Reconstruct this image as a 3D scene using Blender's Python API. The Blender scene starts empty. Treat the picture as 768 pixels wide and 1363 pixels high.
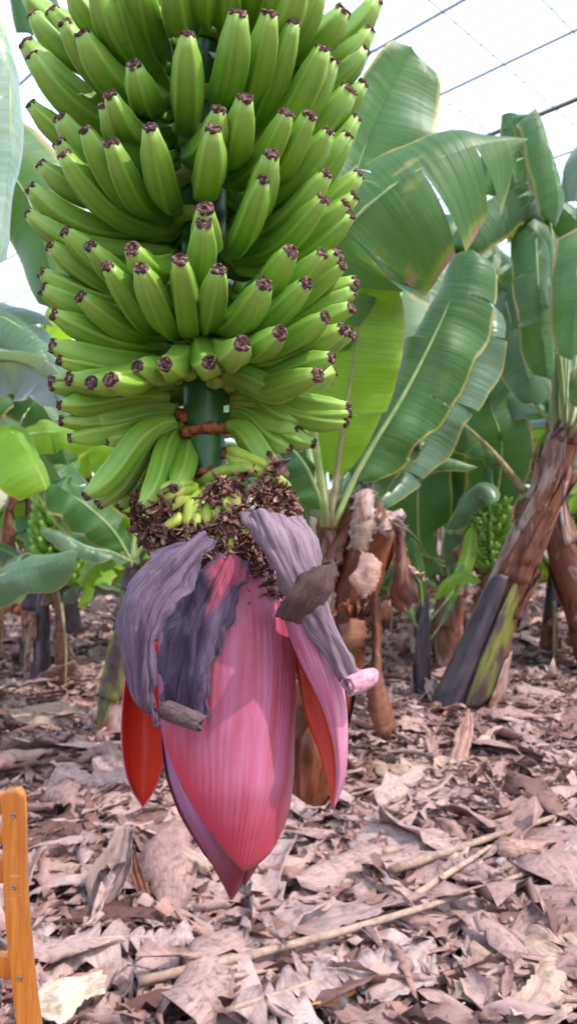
import bpy, math, random
import numpy as np
from mathutils import Vector, Matrix

R = math.radians
scene = bpy.context.scene
COL = scene.collection

# ------------------------------------------------------------------ camera, sky, sun, exposure
CAM_H, F, CU, HV = 1.15, 1000.0, 384.0, 700.0      # eye height; focal length in photo pixels; centre column; horizon row
cam = bpy.data.cameras.new('camera')
cam.sensor_fit = 'VERTICAL'; cam.sensor_height = 36.0; cam.lens = 36.0 * F / 1363.0
cam.shift_y = (HV - 681.5) / 1363.0
cam.clip_start = 0.02; cam.clip_end = 400
cam.dof.use_dof = True; cam.dof.focus_distance = 0.76; cam.dof.aperture_fstop = 9.0
cam_o = bpy.data.objects.new('camera', cam); COL.objects.link(cam_o)
cam_o.location = (0, 0, CAM_H); cam_o.rotation_euler = (R(90), 0, 0)
scene.camera = cam_o

SUN_EL, SUN_AZ = 54.0, 116.0                       # azimuth measured from +Y towards +X
world = bpy.data.worlds.new('World'); scene.world = world; world.use_nodes = True
wn = world.node_tree
sky = wn.nodes.new('ShaderNodeTexSky'); sky.sky_type = 'NISHITA'; sky.sun_disc = False
sky.sun_elevation = R(SUN_EL); sky.sun_rotation = R(SUN_AZ); sky.dust_density = 3.0; sky.air_density = 1.2
bg = wn.nodes['Background']; bg.inputs['Strength'].default_value = 0.15
wn.links.new(sky.outputs['Color'], bg.inputs['Color'])

sun = bpy.data.lights.new('sun', 'SUN'); sun.energy = 4.6; sun.angle = R(0.7); sun.color = (1.0, 0.95, 0.88)
sun_o = bpy.data.objects.new('sun', sun); COL.objects.link(sun_o)
sdir = Vector((math.sin(R(SUN_AZ)) * math.cos(R(SUN_EL)), math.cos(R(SUN_AZ)) * math.cos(R(SUN_EL)), math.sin(R(SUN_EL))))
sun_o.location = sdir * 30
sun_o.rotation_euler = sdir.to_track_quat('Z', 'Y').to_euler()

scene.view_settings.view_transform = 'Standard'; scene.view_settings.look = 'None'
scene.view_settings.exposure = 1.22; scene.view_settings.gamma = 1.0
scene.view_settings.use_curve_mapping = False
scene.render.engine = 'CYCLES'
scene.cycles.use_denoising = True
scene.cycles.max_bounces = 8; scene.cycles.transparent_max_bounces = 12
scene.cycles.sample_clamp_indirect = 6.0

# ------------------------------------------------------------------ helpers
def P(u, v, d):
    return np.array(((u - CU) / F * d, d, CAM_H - (v - HV) / F * d))
def G(u, v, z=0.0):
    d = (CAM_H - z) * F / (v - HV)
    return P(u, v, d)
def PP(l):
    return np.array([P(*p[:3]) for p in l])
def nrm(a):
    a = np.asarray(a, float)
    return a / (np.linalg.norm(a, axis=-1, keepdims=True) + 1e-12)
def cr(pts, ts):
    """Catmull-Rom through pts (k, ...) at parameters ts in 0..1"""
    p = np.asarray(pts, float); k = len(p)
    if k == 2:
        ts = np.asarray(ts).reshape(-1, *([1] * (p.ndim - 1)))
        return p[0] * (1 - ts) + p[1] * ts
    ext = np.concatenate([[2 * p[0] - p[1]], p, [2 * p[-1] - p[-2]]])
    out = []
    for t in np.atleast_1d(ts):
        x = min(max(t, 0), 1) * (k - 1); i = min(int(x), k - 2); f = x - i
        a, b, c, d = ext[i], ext[i + 1], ext[i + 2], ext[i + 3]
        out.append(0.5 * (2 * b + (c - a) * f + (2 * a - 5 * b + 4 * c - d) * f * f + (3 * b - a - 3 * c + d) * f ** 3))
    return np.array(out)

WORG = {}
def worg(o):
    return WORG.get(o.name, np.zeros(3)) if o is not None else np.zeros(3)
def make_mesh(name, V, Fc, uv=None, mats=(), mi=None, smooth=True):
    me = bpy.data.meshes.new(name)
    me.from_pydata(np.asarray(V, float).tolist(), [], [list(map(int, f)) for f in Fc])
    for m in mats: me.materials.append(m)
    if mi is not None: me.polygons.foreach_set('material_index', np.asarray(mi, np.int32))
    if smooth: me.polygons.foreach_set('use_smooth', np.ones(len(me.polygons), bool))
    if uv is not None:
        lay = me.uv_layers.new(name='UVMap')
        li = np.empty(len(me.loops), np.int32); me.loops.foreach_get('vertex_index', li)
        lay.data.foreach_set('uv', np.asarray(uv, np.float32)[li].ravel())
    me.update()
    return me
def link(name, me, parent=None, loc=(0, 0, 0), rot=(0, 0, 0), scale=None):
    o = bpy.data.objects.new(name, me); COL.objects.link(o)
    o.location = loc; o.rotation_euler = rot
    if scale is not None: o.scale = scale
    if parent is not None:
        o.parent = parent; WORG[o.name] = worg(parent)
    return o
def mk(name, V, Fc, mat, parent=None, uv=None, mi=None, smooth=True):
    """one mesh object from world-space vertices, placed under its parent"""
    mats = mat if isinstance(mat, (list, tuple)) else [mat]
    V = np.asarray(V, float) - worg(parent)
    return link(name, make_mesh(name, V, Fc, uv, mats, mi, smooth), parent)
def tag(o, label=None, cat=None, group=None, kind=None):
    if label: o['label'] = label
    if cat: o['category'] = cat
    if group: o['group'] = group
    if kind: o['kind'] = kind
    return o
def thing(name, loc, label, cat, group=None):
    o = bpy.data.objects.new(name, None); COL.objects.link(o); o.location = tuple(float(x) for x in loc)
    o.empty_display_size = 0.1
    WORG[o.name] = np.array(loc, float)
    return tag(o, label, cat, group)

def grid_faces(nv, nu, off=0, wrap=False, flip=False):
    f = []
    for j in range(nv - 1):
        for i in range(nu if wrap else nu - 1):
            a = off + j * nu + i; b = off + j * nu + (i + 1) % nu
            c = b + nu; d = a + nu
            f.append((a, d, c, b) if flip else (a, b, c, d))
    return f
def tube(pts, radii, n=8, sides=8, caps=True, shape=None, frame_hint=(0, 0, 1), lump=0, rng=None):
    """swept tube; returns verts, faces, uv"""
    ts = np.linspace(0, 1, n)
    C = cr(pts, ts); Rr = cr(np.asarray(radii, float).reshape(-1, 1), ts)[:, 0]
    T = nrm(np.gradient(C, axis=0))
    h = np.asarray(frame_hint, float)
    if abs(np.dot(nrm(h), T[0])) > 0.95: h = np.array((1, 0, 0.1)) if abs(T[0][0]) < .9 else np.array((0, 1, 0.))
    V, uv = [], []
    ang = np.linspace(0, 2 * math.pi, sides, endpoint=False)
    sh = np.ones(sides) if shape is None else shape(ang)
    A = nrm(h - np.dot(h, T[0]) * T[0])
    L = np.concatenate([[0], np.cumsum(np.linalg.norm(np.diff(C, axis=0), axis=1))])
    for i in range(n):
        A = nrm(A - np.dot(A, T[i]) * T[i]); B = np.cross(T[i], A)
        r = Rr[i] * sh
        if lump and rng is not None: r = r * (1 + rng.normal(0, lump, sides))
        for k in range(sides):
            V.append(C[i] + (math.cos(ang[k]) * A + math.sin(ang[k]) * B) * r[k]); uv.append((k / sides, L[i]))
    Fc = grid_faces(n, sides, wrap=True)
    if caps:
        V.append(C[0]); V.append(C[-1]); uv += [(0, 0), (0, L[-1])]
        a, b = len(V) - 2, len(V) - 1
        for k in range(sides):
            Fc.append((a, (k + 1) % sides, k)); Fc.append((b, (n - 1) * sides + k, (n - 1) * sides + (k + 1) % sides))
    return np.array(V), Fc, np.array(uv)
def merge(parts):
    V, Fc, U, off = [], [], [], 0
    for v, f, u in parts:
        V.append(v); U.append(u); Fc += [tuple(x + off for x in q) for q in f]; off += len(v)
    return np.concatenate(V), Fc, np.concatenate(U)
def sheet(Pt, th=0.0, uv=None):
    """grid of points (nv, nu, 3) -> closed thin sheet. material 0 front, 1 back, 2 rim"""
    nv, nu = Pt.shape[:2]
    du = np.gradient(Pt, axis=1); dv = np.gradient(Pt, axis=0)
    N = nrm(np.cross(du, dv))
    if uv is None:
        uu, vv = np.meshgrid(np.linspace(0, 1, nu), np.linspace(0, 1, nv)); uv = np.stack([uu, vv], -1)
    A = Pt.reshape(-1, 3); u = uv.reshape(-1, 2)
    if th == 0: return A, grid_faces(nv, nu), u, [0] * ((nv - 1) * (nu - 1))
    B = (Pt - N * th).reshape(-1, 3); n = nv * nu
    Fc = grid_faces(nv, nu) + grid_faces(nv, nu, n, flip=True)
    mi = [0] * ((nv - 1) * (nu - 1)) + [1] * ((nv - 1) * (nu - 1))
    ring = [i for i in range(nu)] + [j * nu + nu - 1 for j in range(1, nv)] + [(nv - 1) * nu + i for i in range(nu - 2, -1, -1)] + [j * nu for j in range(nv - 2, 0, -1)]
    for k in range(len(ring)):
        a, b = ring[k], ring[(k + 1) % len(ring)]
        Fc.append((b, a, a + n, b + n)); mi.append(2)
    return np.concatenate([A, B]), Fc, np.concatenate([u, u]), mi
def vnoise(p, seed=0, octaves=3):
    """cheap smooth pseudo-noise on points (n,3) -> (n,)"""
    rs = np.random.RandomState(seed); out = 0; amp = 1
    for o in range(octaves):
        for k in range(3):
            w = rs.normal(0, 1, 3); w = w / np.linalg.norm(w) * (2.1 ** o)
            out = out + amp * np.sin(p @ w + rs.uniform(0, 6.28))
        amp *= 0.55
    return out / 3.0
def refine(rows, nv, nu):
    """rows: list of rows of 3-D points -> smooth (nv, nu, 3) grid"""
    rr = np.array([cr(np.array(r), np.linspace(0, 1, nu)) for r in rows])
    return cr(rr, np.linspace(0, 1, nv))

# ------------------------------------------------------------------ materials
class NB:
    def __init__(s, name):
        s.m = bpy.data.materials.new(name); s.m.use_nodes = True; s.t = s.m.node_tree; s.t.nodes.clear()
    def n(s, typ, props=None, **ins):
        nd = s.t.nodes.new(typ)
        for k, v in (props or {}).items(): setattr(nd, k, v)
        for k, v in ins.items():
            key = int(k[1:]) if k[0] == '_' and k[1:].isdigit() else k.replace('_', ' ')
            inp = nd.inputs[key]
            if isinstance(v, bpy.types.NodeSocket): s.t.links.new(v, inp)
            else:
                try: inp.default_value = v
                except Exception: inp.default_value = (*v, 1.0)
        return nd
    def ramp(s, fac, stops, interp='LINEAR'):
        nd = s.t.nodes.new('ShaderNodeValToRGB'); cr_ = nd.color_ramp; cr_.interpolation = interp
        while len(cr_.elements) < len(stops): cr_.elements.new(0.5)
        for e, (p, c) in zip(cr_.elements, stops): e.position = p; e.color = (*c, 1) if len(c) == 3 else c
        s.t.links.new(fac, nd.inputs['Fac']); return nd.outputs['Color']
    def mix(s, fac, a, b, mode='MIX'):
        nd = s.n('ShaderNodeMix', {'data_type': 'RGBA', 'blend_type': mode})
        for i, v in ((0, fac), (6, a), (7, b)):
            if isinstance(v, bpy.types.NodeSocket): s.t.links.new(v, nd.inputs[i])
            else: nd.inputs[i].default_value = v if i == 0 else (*v, 1)
        return nd.outputs[2]
    def math(s, op, a, b=0.0, c=0.0, clamp=False):
        nd = s.n('ShaderNodeMath', {'operation': op, 'use_clamp': clamp})
        for i, v in enumerate((a, b, c)):
            if isinstance(v, bpy.types.NodeSocket): s.t.links.new(v, nd.inputs[i])
            else: nd.inputs[i].default_value = v
        return nd.outputs[0]
    def coord(s, scale, kind='Object'):
        tc = s.n('ShaderNodeTexCoord')
        mp = s.n('ShaderNodeMapping', Vector=tc.outputs[kind], Scale=scale)
        return mp.outputs['Vector']
    def noise(s, vec, scale=1.0, detail=4, rough=0.55, dist=0.0):
        return s.n('ShaderNodeTexNoise', Vector=vec, Scale=scale, Detail=detail, Roughness=rough, Distortion=dist).outputs['Fac']
    def bump(s, h, strength=0.3, dist=0.005, normal=None):
        kw = {'Height': h, 'Strength': strength, 'Distance': dist}
        if normal is not None: kw['Normal'] = normal
        return s.n('ShaderNodeBump', **kw).outputs['Normal']
    def out(s, shader):
        o = s.n('ShaderNodeOutputMaterial'); s.t.links.new(shader, o.inputs['Surface']); return s.m
    def pbr(s, color, rough=0.5, normal=None, **kw):
        ins = {'Base_Color': color, 'Roughness': rough}
        if normal is not None: ins['Normal'] = normal
        ins.update(kw)
        return s.n('ShaderNodeBsdfPrincipled', **ins).outputs['BSDF']

def mat_banana():
    b = NB('banana_skin'); oi = b.n('ShaderNodeObjectInfo'); uv = b.coord((1, 1, 1), 'UV')
    sx = b.n('ShaderNodeSeparateXYZ', Vector=uv)
    rnd = oi.outputs['Random']
    pos = b.coord((60, 60, 60))
    big = b.noise(pos, 0.5, 3)
    streak = b.noise(b.coord((160, 160, 40)), 1.0, 3)
    c = b.mix(big, (0.058, 0.195, 0.012), (0.122, 0.325, 0.024))
    c = b.mix(rnd, c, b.mix(0.6, c, (0.19, 0.37, 0.03)))
    c = b.mix(b.math('MULTIPLY', streak, 0.30), c, (0.215, 0.355, 0.045))
    facet = b.ramp(sx.outputs['X'], [(0.0, (0.34, 0.34, 0.34)), (0.45, (0, 0, 0)), (0.88, (0, 0, 0)), (0.98, (0.62, 0.62, 0.62))])  # mid-facets yellower; ridges painted pale like a thin highlight
    c = b.mix(facet, c, (0.27, 0.39, 0.055))
    endf = b.ramp(sx.outputs['Y'], [(0.0, (0.55, 0.55, 0.55)), (0.22, (0, 0, 0)), (0.80, (0, 0, 0)), (0.97, (0.55, 0.55, 0.55))])
    c = b.mix(endf, c, (0.30, 0.44, 0.075))
    lich = b.n('ShaderNodeTexVoronoi', Vector=b.coord((150, 150, 150)), Scale=1.0).outputs['Distance']
    spots = b.ramp(lich, [(0.06, (1, 1, 1)), (0.10, (0, 0, 0))])
    spm = b.math('MULTIPLY', spots, b.ramp(b.noise(pos, 0.35, 2), [(0.52, (0, 0, 0)), (0.62, (0.8, 0.8, 0.8))]))
    c = b.mix(spm, c, (0.035, 0.028, 0.012))
    scf = b.noise(b.coord((38, 38, 70)), 1.0, 6, 0.72, 0.5)
    c = b.mix(b.ramp(scf, [(0.665, (0, 0, 0)), (0.70, (0.75, 0.75, 0.75))]), c, (0.16, 0.11, 0.045))
    nrm_ = b.bump(b.noise(b.coord((90, 90, 30)), 1.0, 3), 0.10, 0.002)
    rg = b.ramp(b.noise(pos, 0.9, 3), [(0.3, (0.36, 0.36, 0.36)), (0.7, (0.52, 0.52, 0.52))])
    return b.out(b.pbr(c, rg, nrm_, Subsurface_Weight=0.06, Subsurface_Radius=(0.004, 0.006, 0.002), Specular_IOR_Level=0.45))
def mat_noise(name, c1, c2, scale, rough=0.7, bump=0.4, bdist=0.003, stretch=(1, 1, 1), kind='Object', c3=None, lo=0.35, hi=0.65, spec=0.3, rnd=0.0):
    b = NB(name); vec = b.coord(tuple(scale * x for x in stretch), kind)
    n1 = b.noise(vec, 1.0, 5, 0.6, 0.3)
    st = [(lo, c1), (hi, c2)] if c3 is None else [(lo, c1), ((lo + hi) / 2, c2), (hi, c3)]
    c = b.ramp(n1, st)
    if rnd:
        oi = b.n('ShaderNodeObjectInfo')
        c = b.mix(1.0, c, b.ramp(oi.outputs['Random'], [(0, (1 - rnd,) * 3), (1, (1 + rnd * .4,) * 3)]), 'MULTIPLY')
    return b.out(b.pbr(c, rough, b.bump(n1, bump, bdist), Specular_IOR_Level=spec))
def mat_bract(name, c1, c2, ribs=30, bloom=(0.62, 0.36, 0.62), bloom_f=0.35, rough=0.42, tip=None):
    """waxy ribbed bract: fine lengthwise ribs, pale bloom in streaks"""
    b = NB(name); uv = b.coord((1, 1, 1), 'UV'); sx = b.n('ShaderNodeSeparateXYZ', Vector=uv)
    wob = b.math('MULTIPLY_ADD', b.noise(b.coord((5, 1.5, 1), 'UV'), 1.0, 2), 0.05, sx.outputs['X'])
    rib = b.math('SINE', b.math('MULTIPLY', wob, ribs * 6.283))
    rib01 = b.math('MULTIPLY_ADD', rib, 0.5, 0.5)
    fib = b.noise(b.coord((150, 1.5, 1), 'UV'), 1.0, 4, 0.65)
    blot = b.noise(b.coord((11, 1.3, 1), 'UV'), 1.0, 5, 0.62)
    c = b.mix(b.ramp(blot, [(0.3, (0, 0, 0)), (0.72, (1, 1, 1))]), c1, c2)
    c = b.mix(b.math('MULTIPLY', b.math('MULTIPLY', rib01, b.noise(b.coord((3, 2, 1), 'UV'), 1.0, 3)), 0.55), c, tuple(x * 1.4 for x in c1))
    soft = b.noise(b.coord((2.2, 2.6, 1), 'UV'), 1.0, 4, 0.6, 0.4)
    c = b.mix(b.ramp(soft, [(0.35, (0, 0, 0)), (0.70, (0.6, 0.6, 0.6))]), c, tuple(x * 0.62 for x in c1))
    c = b.mix(b.math('MULTIPLY', b.ramp(fib, [(0.45, (0, 0, 0)), (0.75, (1, 1, 1))]), 0.20), c, tuple(x * 0.5 for x in c1))
    lw = b.n('ShaderNodeLayerWeight', Blend=0.35)
    bl = b.math('MULTIPLY', b.math('MULTIPLY', lw.outputs['Facing'], bloom_f), b.math('MULTIPLY_ADD', blot, 0.8, 0.6), clamp=True)
    c = b.mix(b.math('MULTIPLY', b.ramp(blot, [(0.38, (0, 0, 0)), (0.68, (1, 1, 1))]), bloom_f), c, bloom)
    if tip is not None: c = b.mix(b.ramp(sx.outputs['Y'], [(0.70, (0, 0, 0)), (0.95, (1, 1, 1))]), c, tip)
    h = b.math('MULTIPLY_ADD', fib, 0.6, rib01)
    return b.out(b.pbr(c, rough, b.bump(h, 0.32, 0.0013), Specular_IOR_Level=0.4, Sheen_Weight=0.10, Sheen_Roughness=0.5, Sheen_Tint=(0.9, 0.75, 1.0, 1)))
def mat_inner():
    b = NB('bract_inside_red')
    n1 = b.noise(b.coord((60, 2, 1), 'UV'), 1.0, 3); n2 = b.noise(b.coord((3, 3, 1), 'UV'), 1.0, 2)
    c = b.mix(n2, (0.90, 0.050, 0.024), (0.95, 0.12, 0.05)); c = b.mix(b.math('MULTIPLY', n1, 0.3), c, (0.9, 0.12, 0.07))
    p = b.pbr(c, 0.36, b.bump(n1, 0.15, 0.001), Specular_IOR_Level=0.45)
    tr = b.n('ShaderNodeBsdfTranslucent', Color=(0.9, 0.05, 0.04)).outputs['BSDF']
    return b.out(b.n('ShaderNodeMixShader', _0=0.45, _1=p, _2=tr).outputs[0])
def mat_dry_bract(name, c1, c2, c3, wr=1.0, fibs=34, pink=None):
    b = NB(name)
    fib = b.noise(b.coord((fibs, 2.2, 1), 'UV'), 1.0, 5, 0.7, 0.3)
    wr1 = b.noise(b.coord((11, 3.2, 1), 'UV'), 1.0, 6, 0.68, 1.2)
    c = b.ramp(wr1, [(0.28, c1), (0.5, c2), (0.74, c3)])
    c = b.mix(b.math('MULTIPLY', b.ramp(fib, [(0.4, (0, 0, 0)), (0.66, (1, 1, 1))]), 0.55), c, tuple(min(1, x * 2.0) for x in c2))
    c = b.mix(b.math('MULTIPLY', b.ramp(fib, [(0.32, (1, 1, 1)), (0.45, (0, 0, 0))]), 0.6), c, tuple(x * 0.7 for x in c1))
    if pink is not None:
        sx = b.n('ShaderNodeSeparateXYZ', Vector=b.coord((1, 1, 1), 'UV'))
        d = b.math('ADD', b.math('ABSOLUTE', b.math('SUBTRACT', sx.outputs['X'], pink[0])), b.math('MULTIPLY', b.math('ABSOLUTE', b.math('SUBTRACT', sx.outputs['Y'], pink[1])), 1.2))
        d = b.math('ADD', d, b.math('MULTIPLY', wr1, 0.3))
        c = b.mix(b.ramp(d, [(pink[2], (1, 1, 1)), (pink[2] + 0.14, (0, 0, 0))]), c, pink[3])
    h = b.math('MULTIPLY_ADD', fib, 0.5, wr1)
    return b.out(b.pbr(c, 0.6, b.bump(h, wr, 0.009), Specular_IOR_Level=0.35, Sheen_Weight=0.08, Sheen_Tint=(0.8, 0.75, 0.95, 1)))
def mat_leaf(name, top, top2, under, edge=0.10, trans=0.24, tcol=(0.22, 0.46, 0.05), rough=0.44, burn=0.55, ymix=0.75):
    b = NB(name); uv = b.coord((1, 1, 1), 'UV'); sx = b.n('ShaderNodeSeparateXYZ', Vector=uv); geo = b.n('ShaderNodeNewGeometry')
    oi = b.n('ShaderNodeObjectInfo')
    seedv = b.n('ShaderNodeVectorMath', {'operation': 'ADD'}, _0=uv, _1=(0, 0, 0)); 
    b.t.links.new(b.n('ShaderNodeCombineXYZ', X=b.math('MULTIPLY', oi.outputs['Random'], 9.0), Y=b.math('MULTIPLY', oi.outputs['Random'], 23.0)).outputs[0], seedv.inputs[1])
    sv = seedv.outputs[0]
    def nz(scale, detail=4, rough_=0.55):
        mp = b.n('ShaderNodeMapping', Vector=sv, Scale=scale)
        return b.noise(mp.outputs[0], 1.0, detail, rough_)
    vein = nz((1.2, 90, 1), 3); blot = nz((3, 5, 1), 4)
    c = b.mix(b.ramp(blot, [(0.32, (0, 0, 0)), (0.7, (1, 1, 1))]), top, top2)
    c = b.mix(b.math('MULTIPLY', b.ramp(vein, [(0.4, (0, 0, 0)), (0.7, (1, 1, 1))]), 0.35), c, tuple(x * 1.45 for x in top2))
    cu = b.mix(b.math('MULTIPLY', vein, 0.5), under, tuple(x * 0.75 for x in under))
    c = b.mix(geo.outputs['Backfacing'], c, cu)
    ex = b.math('MULTIPLY', b.math('ABSOLUTE', b.math('SUBTRACT', sx.outputs['X'], 0.5)), 2.0)
    e = b.math('ADD', ex, b.math('MULTIPLY', b.math('SUBTRACT', nz((1.5, 9, 1), 4), 0.5), edge * 2.2))
    yel = b.ramp(e, [(1 - edge * 0.75, (0, 0, 0)), (1.0 - edge * 0.35, (1, 1, 1))]); brn = b.ramp(e, [(1 - edge * 0.25, (0, 0, 0)), (1.0, (1, 1, 1))])
    bs = nz((4, 4.5, 1), 5, 0.6)
    spot = b.ramp(bs, [(burn + 0.10, (0, 0, 0)), (burn + 0.14, (1, 1, 1))])
    halo = b.ramp(bs, [(burn + 0.05, (0, 0, 0)), (burn + 0.11, (1, 1, 1))])
    dead = b.math('MAXIMUM', brn, spot); yel = b.math('MAXIMUM', yel, b.math('MULTIPLY', halo, 0.7))
    c = b.mix(b.math('MULTIPLY', yel, ymix), c, (0.46, 0.40, 0.035))
    c = b.mix(dead, c, b.mix(vein, (0.22, 0.10, 0.055), (0.42, 0.27, 0.22)))
    nn = b.bump(b.math('MULTIPLY_ADD', vein, 0.5, nz((0.6, 28, 1), 2)), 0.4, 0.012)
    p = b.pbr(c, b.math('MULTIPLY_ADD', blot, 0.15, rough - 0.05), nn, Specular_IOR_Level=0.4)
    tr = b.n('ShaderNodeBsdfTranslucent', Color=b.mix(dead, b.mix(b.math('MULTIPLY', yel, ymix), tcol, (0.6, 0.5, 0.05)), (0.30, 0.14, 0.06)), Normal=nn).outputs['BSDF']
    return b.out(b.n('ShaderNodeMixShader', _0=b.math('MULTIPLY', b.math('SUBTRACT', 1.0, b.math('MULTIPLY', dead, 0.7)), trans), _1=p, _2=tr).outputs[0])
def mat_dry_leaf(name, stops, fib=40, rough=0.75, trans=0.12):
    """dead leaf: one tone per piece, fibres along it, darker stains"""
    b = NB(name); geo = b.n('ShaderNodeNewGeometry'); oi = b.n('ShaderNodeObjectInfo')
    rnd = b.math('FRACT', b.math('ADD', geo.outputs['Random Per Island'], oi.outputs['Random']))
    base = b.ramp(rnd, stops)
    fb = b.noise(b.coord((3, fib, 1), 'UV'), 1.0, 4, 0.6, 0.15); st = b.noise(b.coord((18, 18, 18)), 1.0, 5, 0.65)
    c = b.mix(1.0, base, b.ramp(fb, [(0.3, (0.62, 0.60, 0.58)), (0.7, (1.22, 1.2, 1.18))]), 'MULTIPLY')
    c = b.mix(1.0, c, b.ramp(st, [(0.30, (0.42, 0.36, 0.34)), (0.48, (0.95, 0.93, 0.92)), (0.75, (1.2, 1.16, 1.14))]), 'MULTIPLY')
    nn = b.bump(b.math('MULTIPLY_ADD', fb, 0.7, st), 0.5, 0.004)
    p = b.pbr(c, rough, nn, Specular_IOR_Level=0.25)
    tr = b.n('ShaderNodeBsdfTranslucent', Color=c).outputs['BSDF']
    return b.out(b.n('ShaderNodeMixShader', _0=trans, _1=p, _2=tr).outputs[0])
def mat_trunk(name, stops, rough=0.5):
    b = NB(name); oi = b.n('ShaderNodeObjectInfo')
    off = b.n('ShaderNodeCombineXYZ', X=b.math('MULTIPLY', oi.outputs['Random'], 7.0), Y=b.math('MULTIPLY', oi.outputs['Random'], 31.0)).outputs[0]
    def vec(s):
        v = b.n('ShaderNodeVectorMath', {'operation': 'ADD'}, _0=b.coord(s, 'UV')); b.t.links.new(off, v.inputs[1]); return v.outputs[0]
    big = b.noise(vec((4.5, 3.0, 1)), 1.0, 5, 0.62, 0.6); fib = b.noise(vec((45, 2.2, 1)), 1.0, 4, 0.65)
    c = b.ramp(big, stops)
    c = b.mix(1.0, c, b.ramp(fib, [(0.3, (0.6, 0.58, 0.56)), (0.7, (1.3, 1.28, 1.25))]), 'MULTIPLY')
    nn = b.bump(b.math('MULTIPLY_ADD', fib, 0.6, big), 0.5, 0.012)
    return b.out(b.pbr(c, rough, nn, Specular_IOR_Level=0.35))

M = {}
M['banana'] = mat_banana()
M['tip'] = mat_noise('blossom_end', (0.030, 0.014, 0.014), (0.11, 0.048, 0.042), 260, 0.85, 0.9, 0.004, c3=(0.52, 0.30, 0.27), lo=0.32, hi=0.72)
M['stalk'] = mat_noise('stalk_green', (0.014, 0.070, 0.014), (0.045, 0.150, 0.030), 34, 0.38, 0.1, 0.002, (1, 1, 0.25), spec=0.5)
M['scar'] = mat_noise('scar_brown', (0.10, 0.028, 0.012), (0.34, 0.12, 0.05), 120, 0.8, 0.9, 0.004, (1, 1, .4), c3=(0.16, 0.05, 0.03))
M['crown'] = mat_noise('crown_green', (0.16, 0.28, 0.03), (0.36, 0.42, 0.08), 60, 0.5, 0.3, 0.003)
M['fingerlet'] = mat_noise('fingerlet_green', (0.22, 0.36, 0.03), (0.50, 0.52, 0.10), 40, 0.45, 0.2, 0.002, (1, 1, .4))
M['floret'] = mat_noise('dried_floret', (0.040, 0.016, 0.014), (0.21, 0.090, 0.070), 110, 0.7, 0.6, 0.003, c3=(0.48, 0.29, 0.22), lo=0.33, hi=0.66, rnd=0.45)
M['bud_core'] = mat_bract('bud_dark_red', (0.20, 0.012, 0.035), (0.32, 0.03, 0.08), bloom_f=0.15)
M['bract_pink'] = mat_bract('bract_pink', (0.36, 0.040, 0.072), (0.42, 0.085, 0.140), bloom=(0.50, 0.25, 0.44), bloom_f=0.46, tip=(0.40, 0.028, 0.055))
M['bract_purple'] = mat_bract('bract_purple', (0.20, 0.035, 0.095), (0.30, 0.075, 0.19), bloom=(0.42, 0.24, 0.46), bloom_f=0.50, tip=(0.16, 0.003, 0.012))
M['bract_mauve'] = mat_bract('bract_mauve', (0.42, 0.06, 0.12), (0.52, 0.15, 0.26), bloom=(0.72, 0.45, 0.62), bloom_f=0.5, ribs=24)
M['bract_in'] = mat_inner()
M['dry1'] = mat_dry_bract('dried_bract_violet', (0.044, 0.025, 0.041), (0.125, 0.074, 0.118), (0.26, 0.170, 0.232))
M['dry2'] = mat_dry_bract('dried_bract_slate', (0.026, 0.015, 0.032), (0.078, 0.046, 0.092), (0.18, 0.115, 0.185), pink=(0.62, 0.12, 0.40, (0.40, 0.06, 0.11)))
M['dry3'] = mat_dry_bract('dried_bract_mauve', (0.095, 0.056, 0.074), (0.195, 0.125, 0.155), (0.34, 0.24, 0.275), wr=0.8)
M['dry4'] = mat_dry_bract('dried_bract_brown', (0.026, 0.009, 0.007), (0.090, 0.036, 0.026), (0.18, 0.090, 0.066), wr=1.0, fibs=26)
M['dry5'] = mat_dry_bract('dried_bract_umber', (0.03, 0.017, 0.018), (0.095, 0.056, 0.058), (0.18, 0.115, 0.115), wr=0.7, fibs=30)
M['roll'] = mat_dry_bract('rolled_bract_pink', (0.26, 0.10, 0.13), (0.42, 0.20, 0.25), (0.56, 0.33, 0.37), wr=0.5)
M['leaf'] = mat_leaf('leaf_green', (0.020, 0.070, 0.020), (0.050, 0.125, 0.030), (0.12, 0.21, 0.14), edge=0.11, burn=0.62)
M['leaf_sun'] = mat_leaf('leaf_backlit_yellow_green', (0.10, 0.22, 0.015), (0.17, 0.32, 0.02), (0.20, 0.33, 0.10), edge=0.08, trans=0.42, tcol=(0.42, 0.66, 0.03), burn=0.70)  # backlight put into the colour: brighter, yellower than the plain green leaf
M['leaf_worn'] = mat_leaf('leaf_burnt_edge', (0.028, 0.085, 0.022), (0.062, 0.140, 0.032), (0.13, 0.22, 0.15), edge=0.20, burn=0.525, ymix=0.35)
M['leaf_grey'] = mat_leaf('leaf_waxy_grey', (0.055, 0.12, 0.055), (0.10, 0.17, 0.10), (0.27, 0.31, 0.34), edge=0.07, trans=0.22, tcol=(0.3, 0.45, 0.15), rough=0.30, burn=0.68)
M['leaf_pale'] = mat_leaf('leaf_waxy_lit_pale', (0.16, 0.26, 0.17), (0.30, 0.40, 0.33), (0.55, 0.62, 0.66), edge=0.03, trans=0.3, tcol=(0.6, 0.75, 0.5), rough=0.25, burn=0.75)  # light caught by an edge-on leaf is painted in as paleness
M['midrib'] = mat_noise('midrib_pale', (0.20, 0.30, 0.09), (0.36, 0.42, 0.17), 12, 0.45, 0.1, 0.002, spec=0.4)
M['midrib_brown'] = mat_noise('midrib_tan', (0.20, 0.15, 0.07), (0.38, 0.30, 0.16), 14, 0.55, 0.2, 0.002)
M['petiole'] = mat_noise('petiole_grey_green', (0.15, 0.22, 0.09), (0.36, 0.38, 0.28), 9, 0.5, 0.2, 0.003, (1, 1, .3), c3=(0.24, 0.13, 0.07), lo=0.3, hi=0.8)
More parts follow.
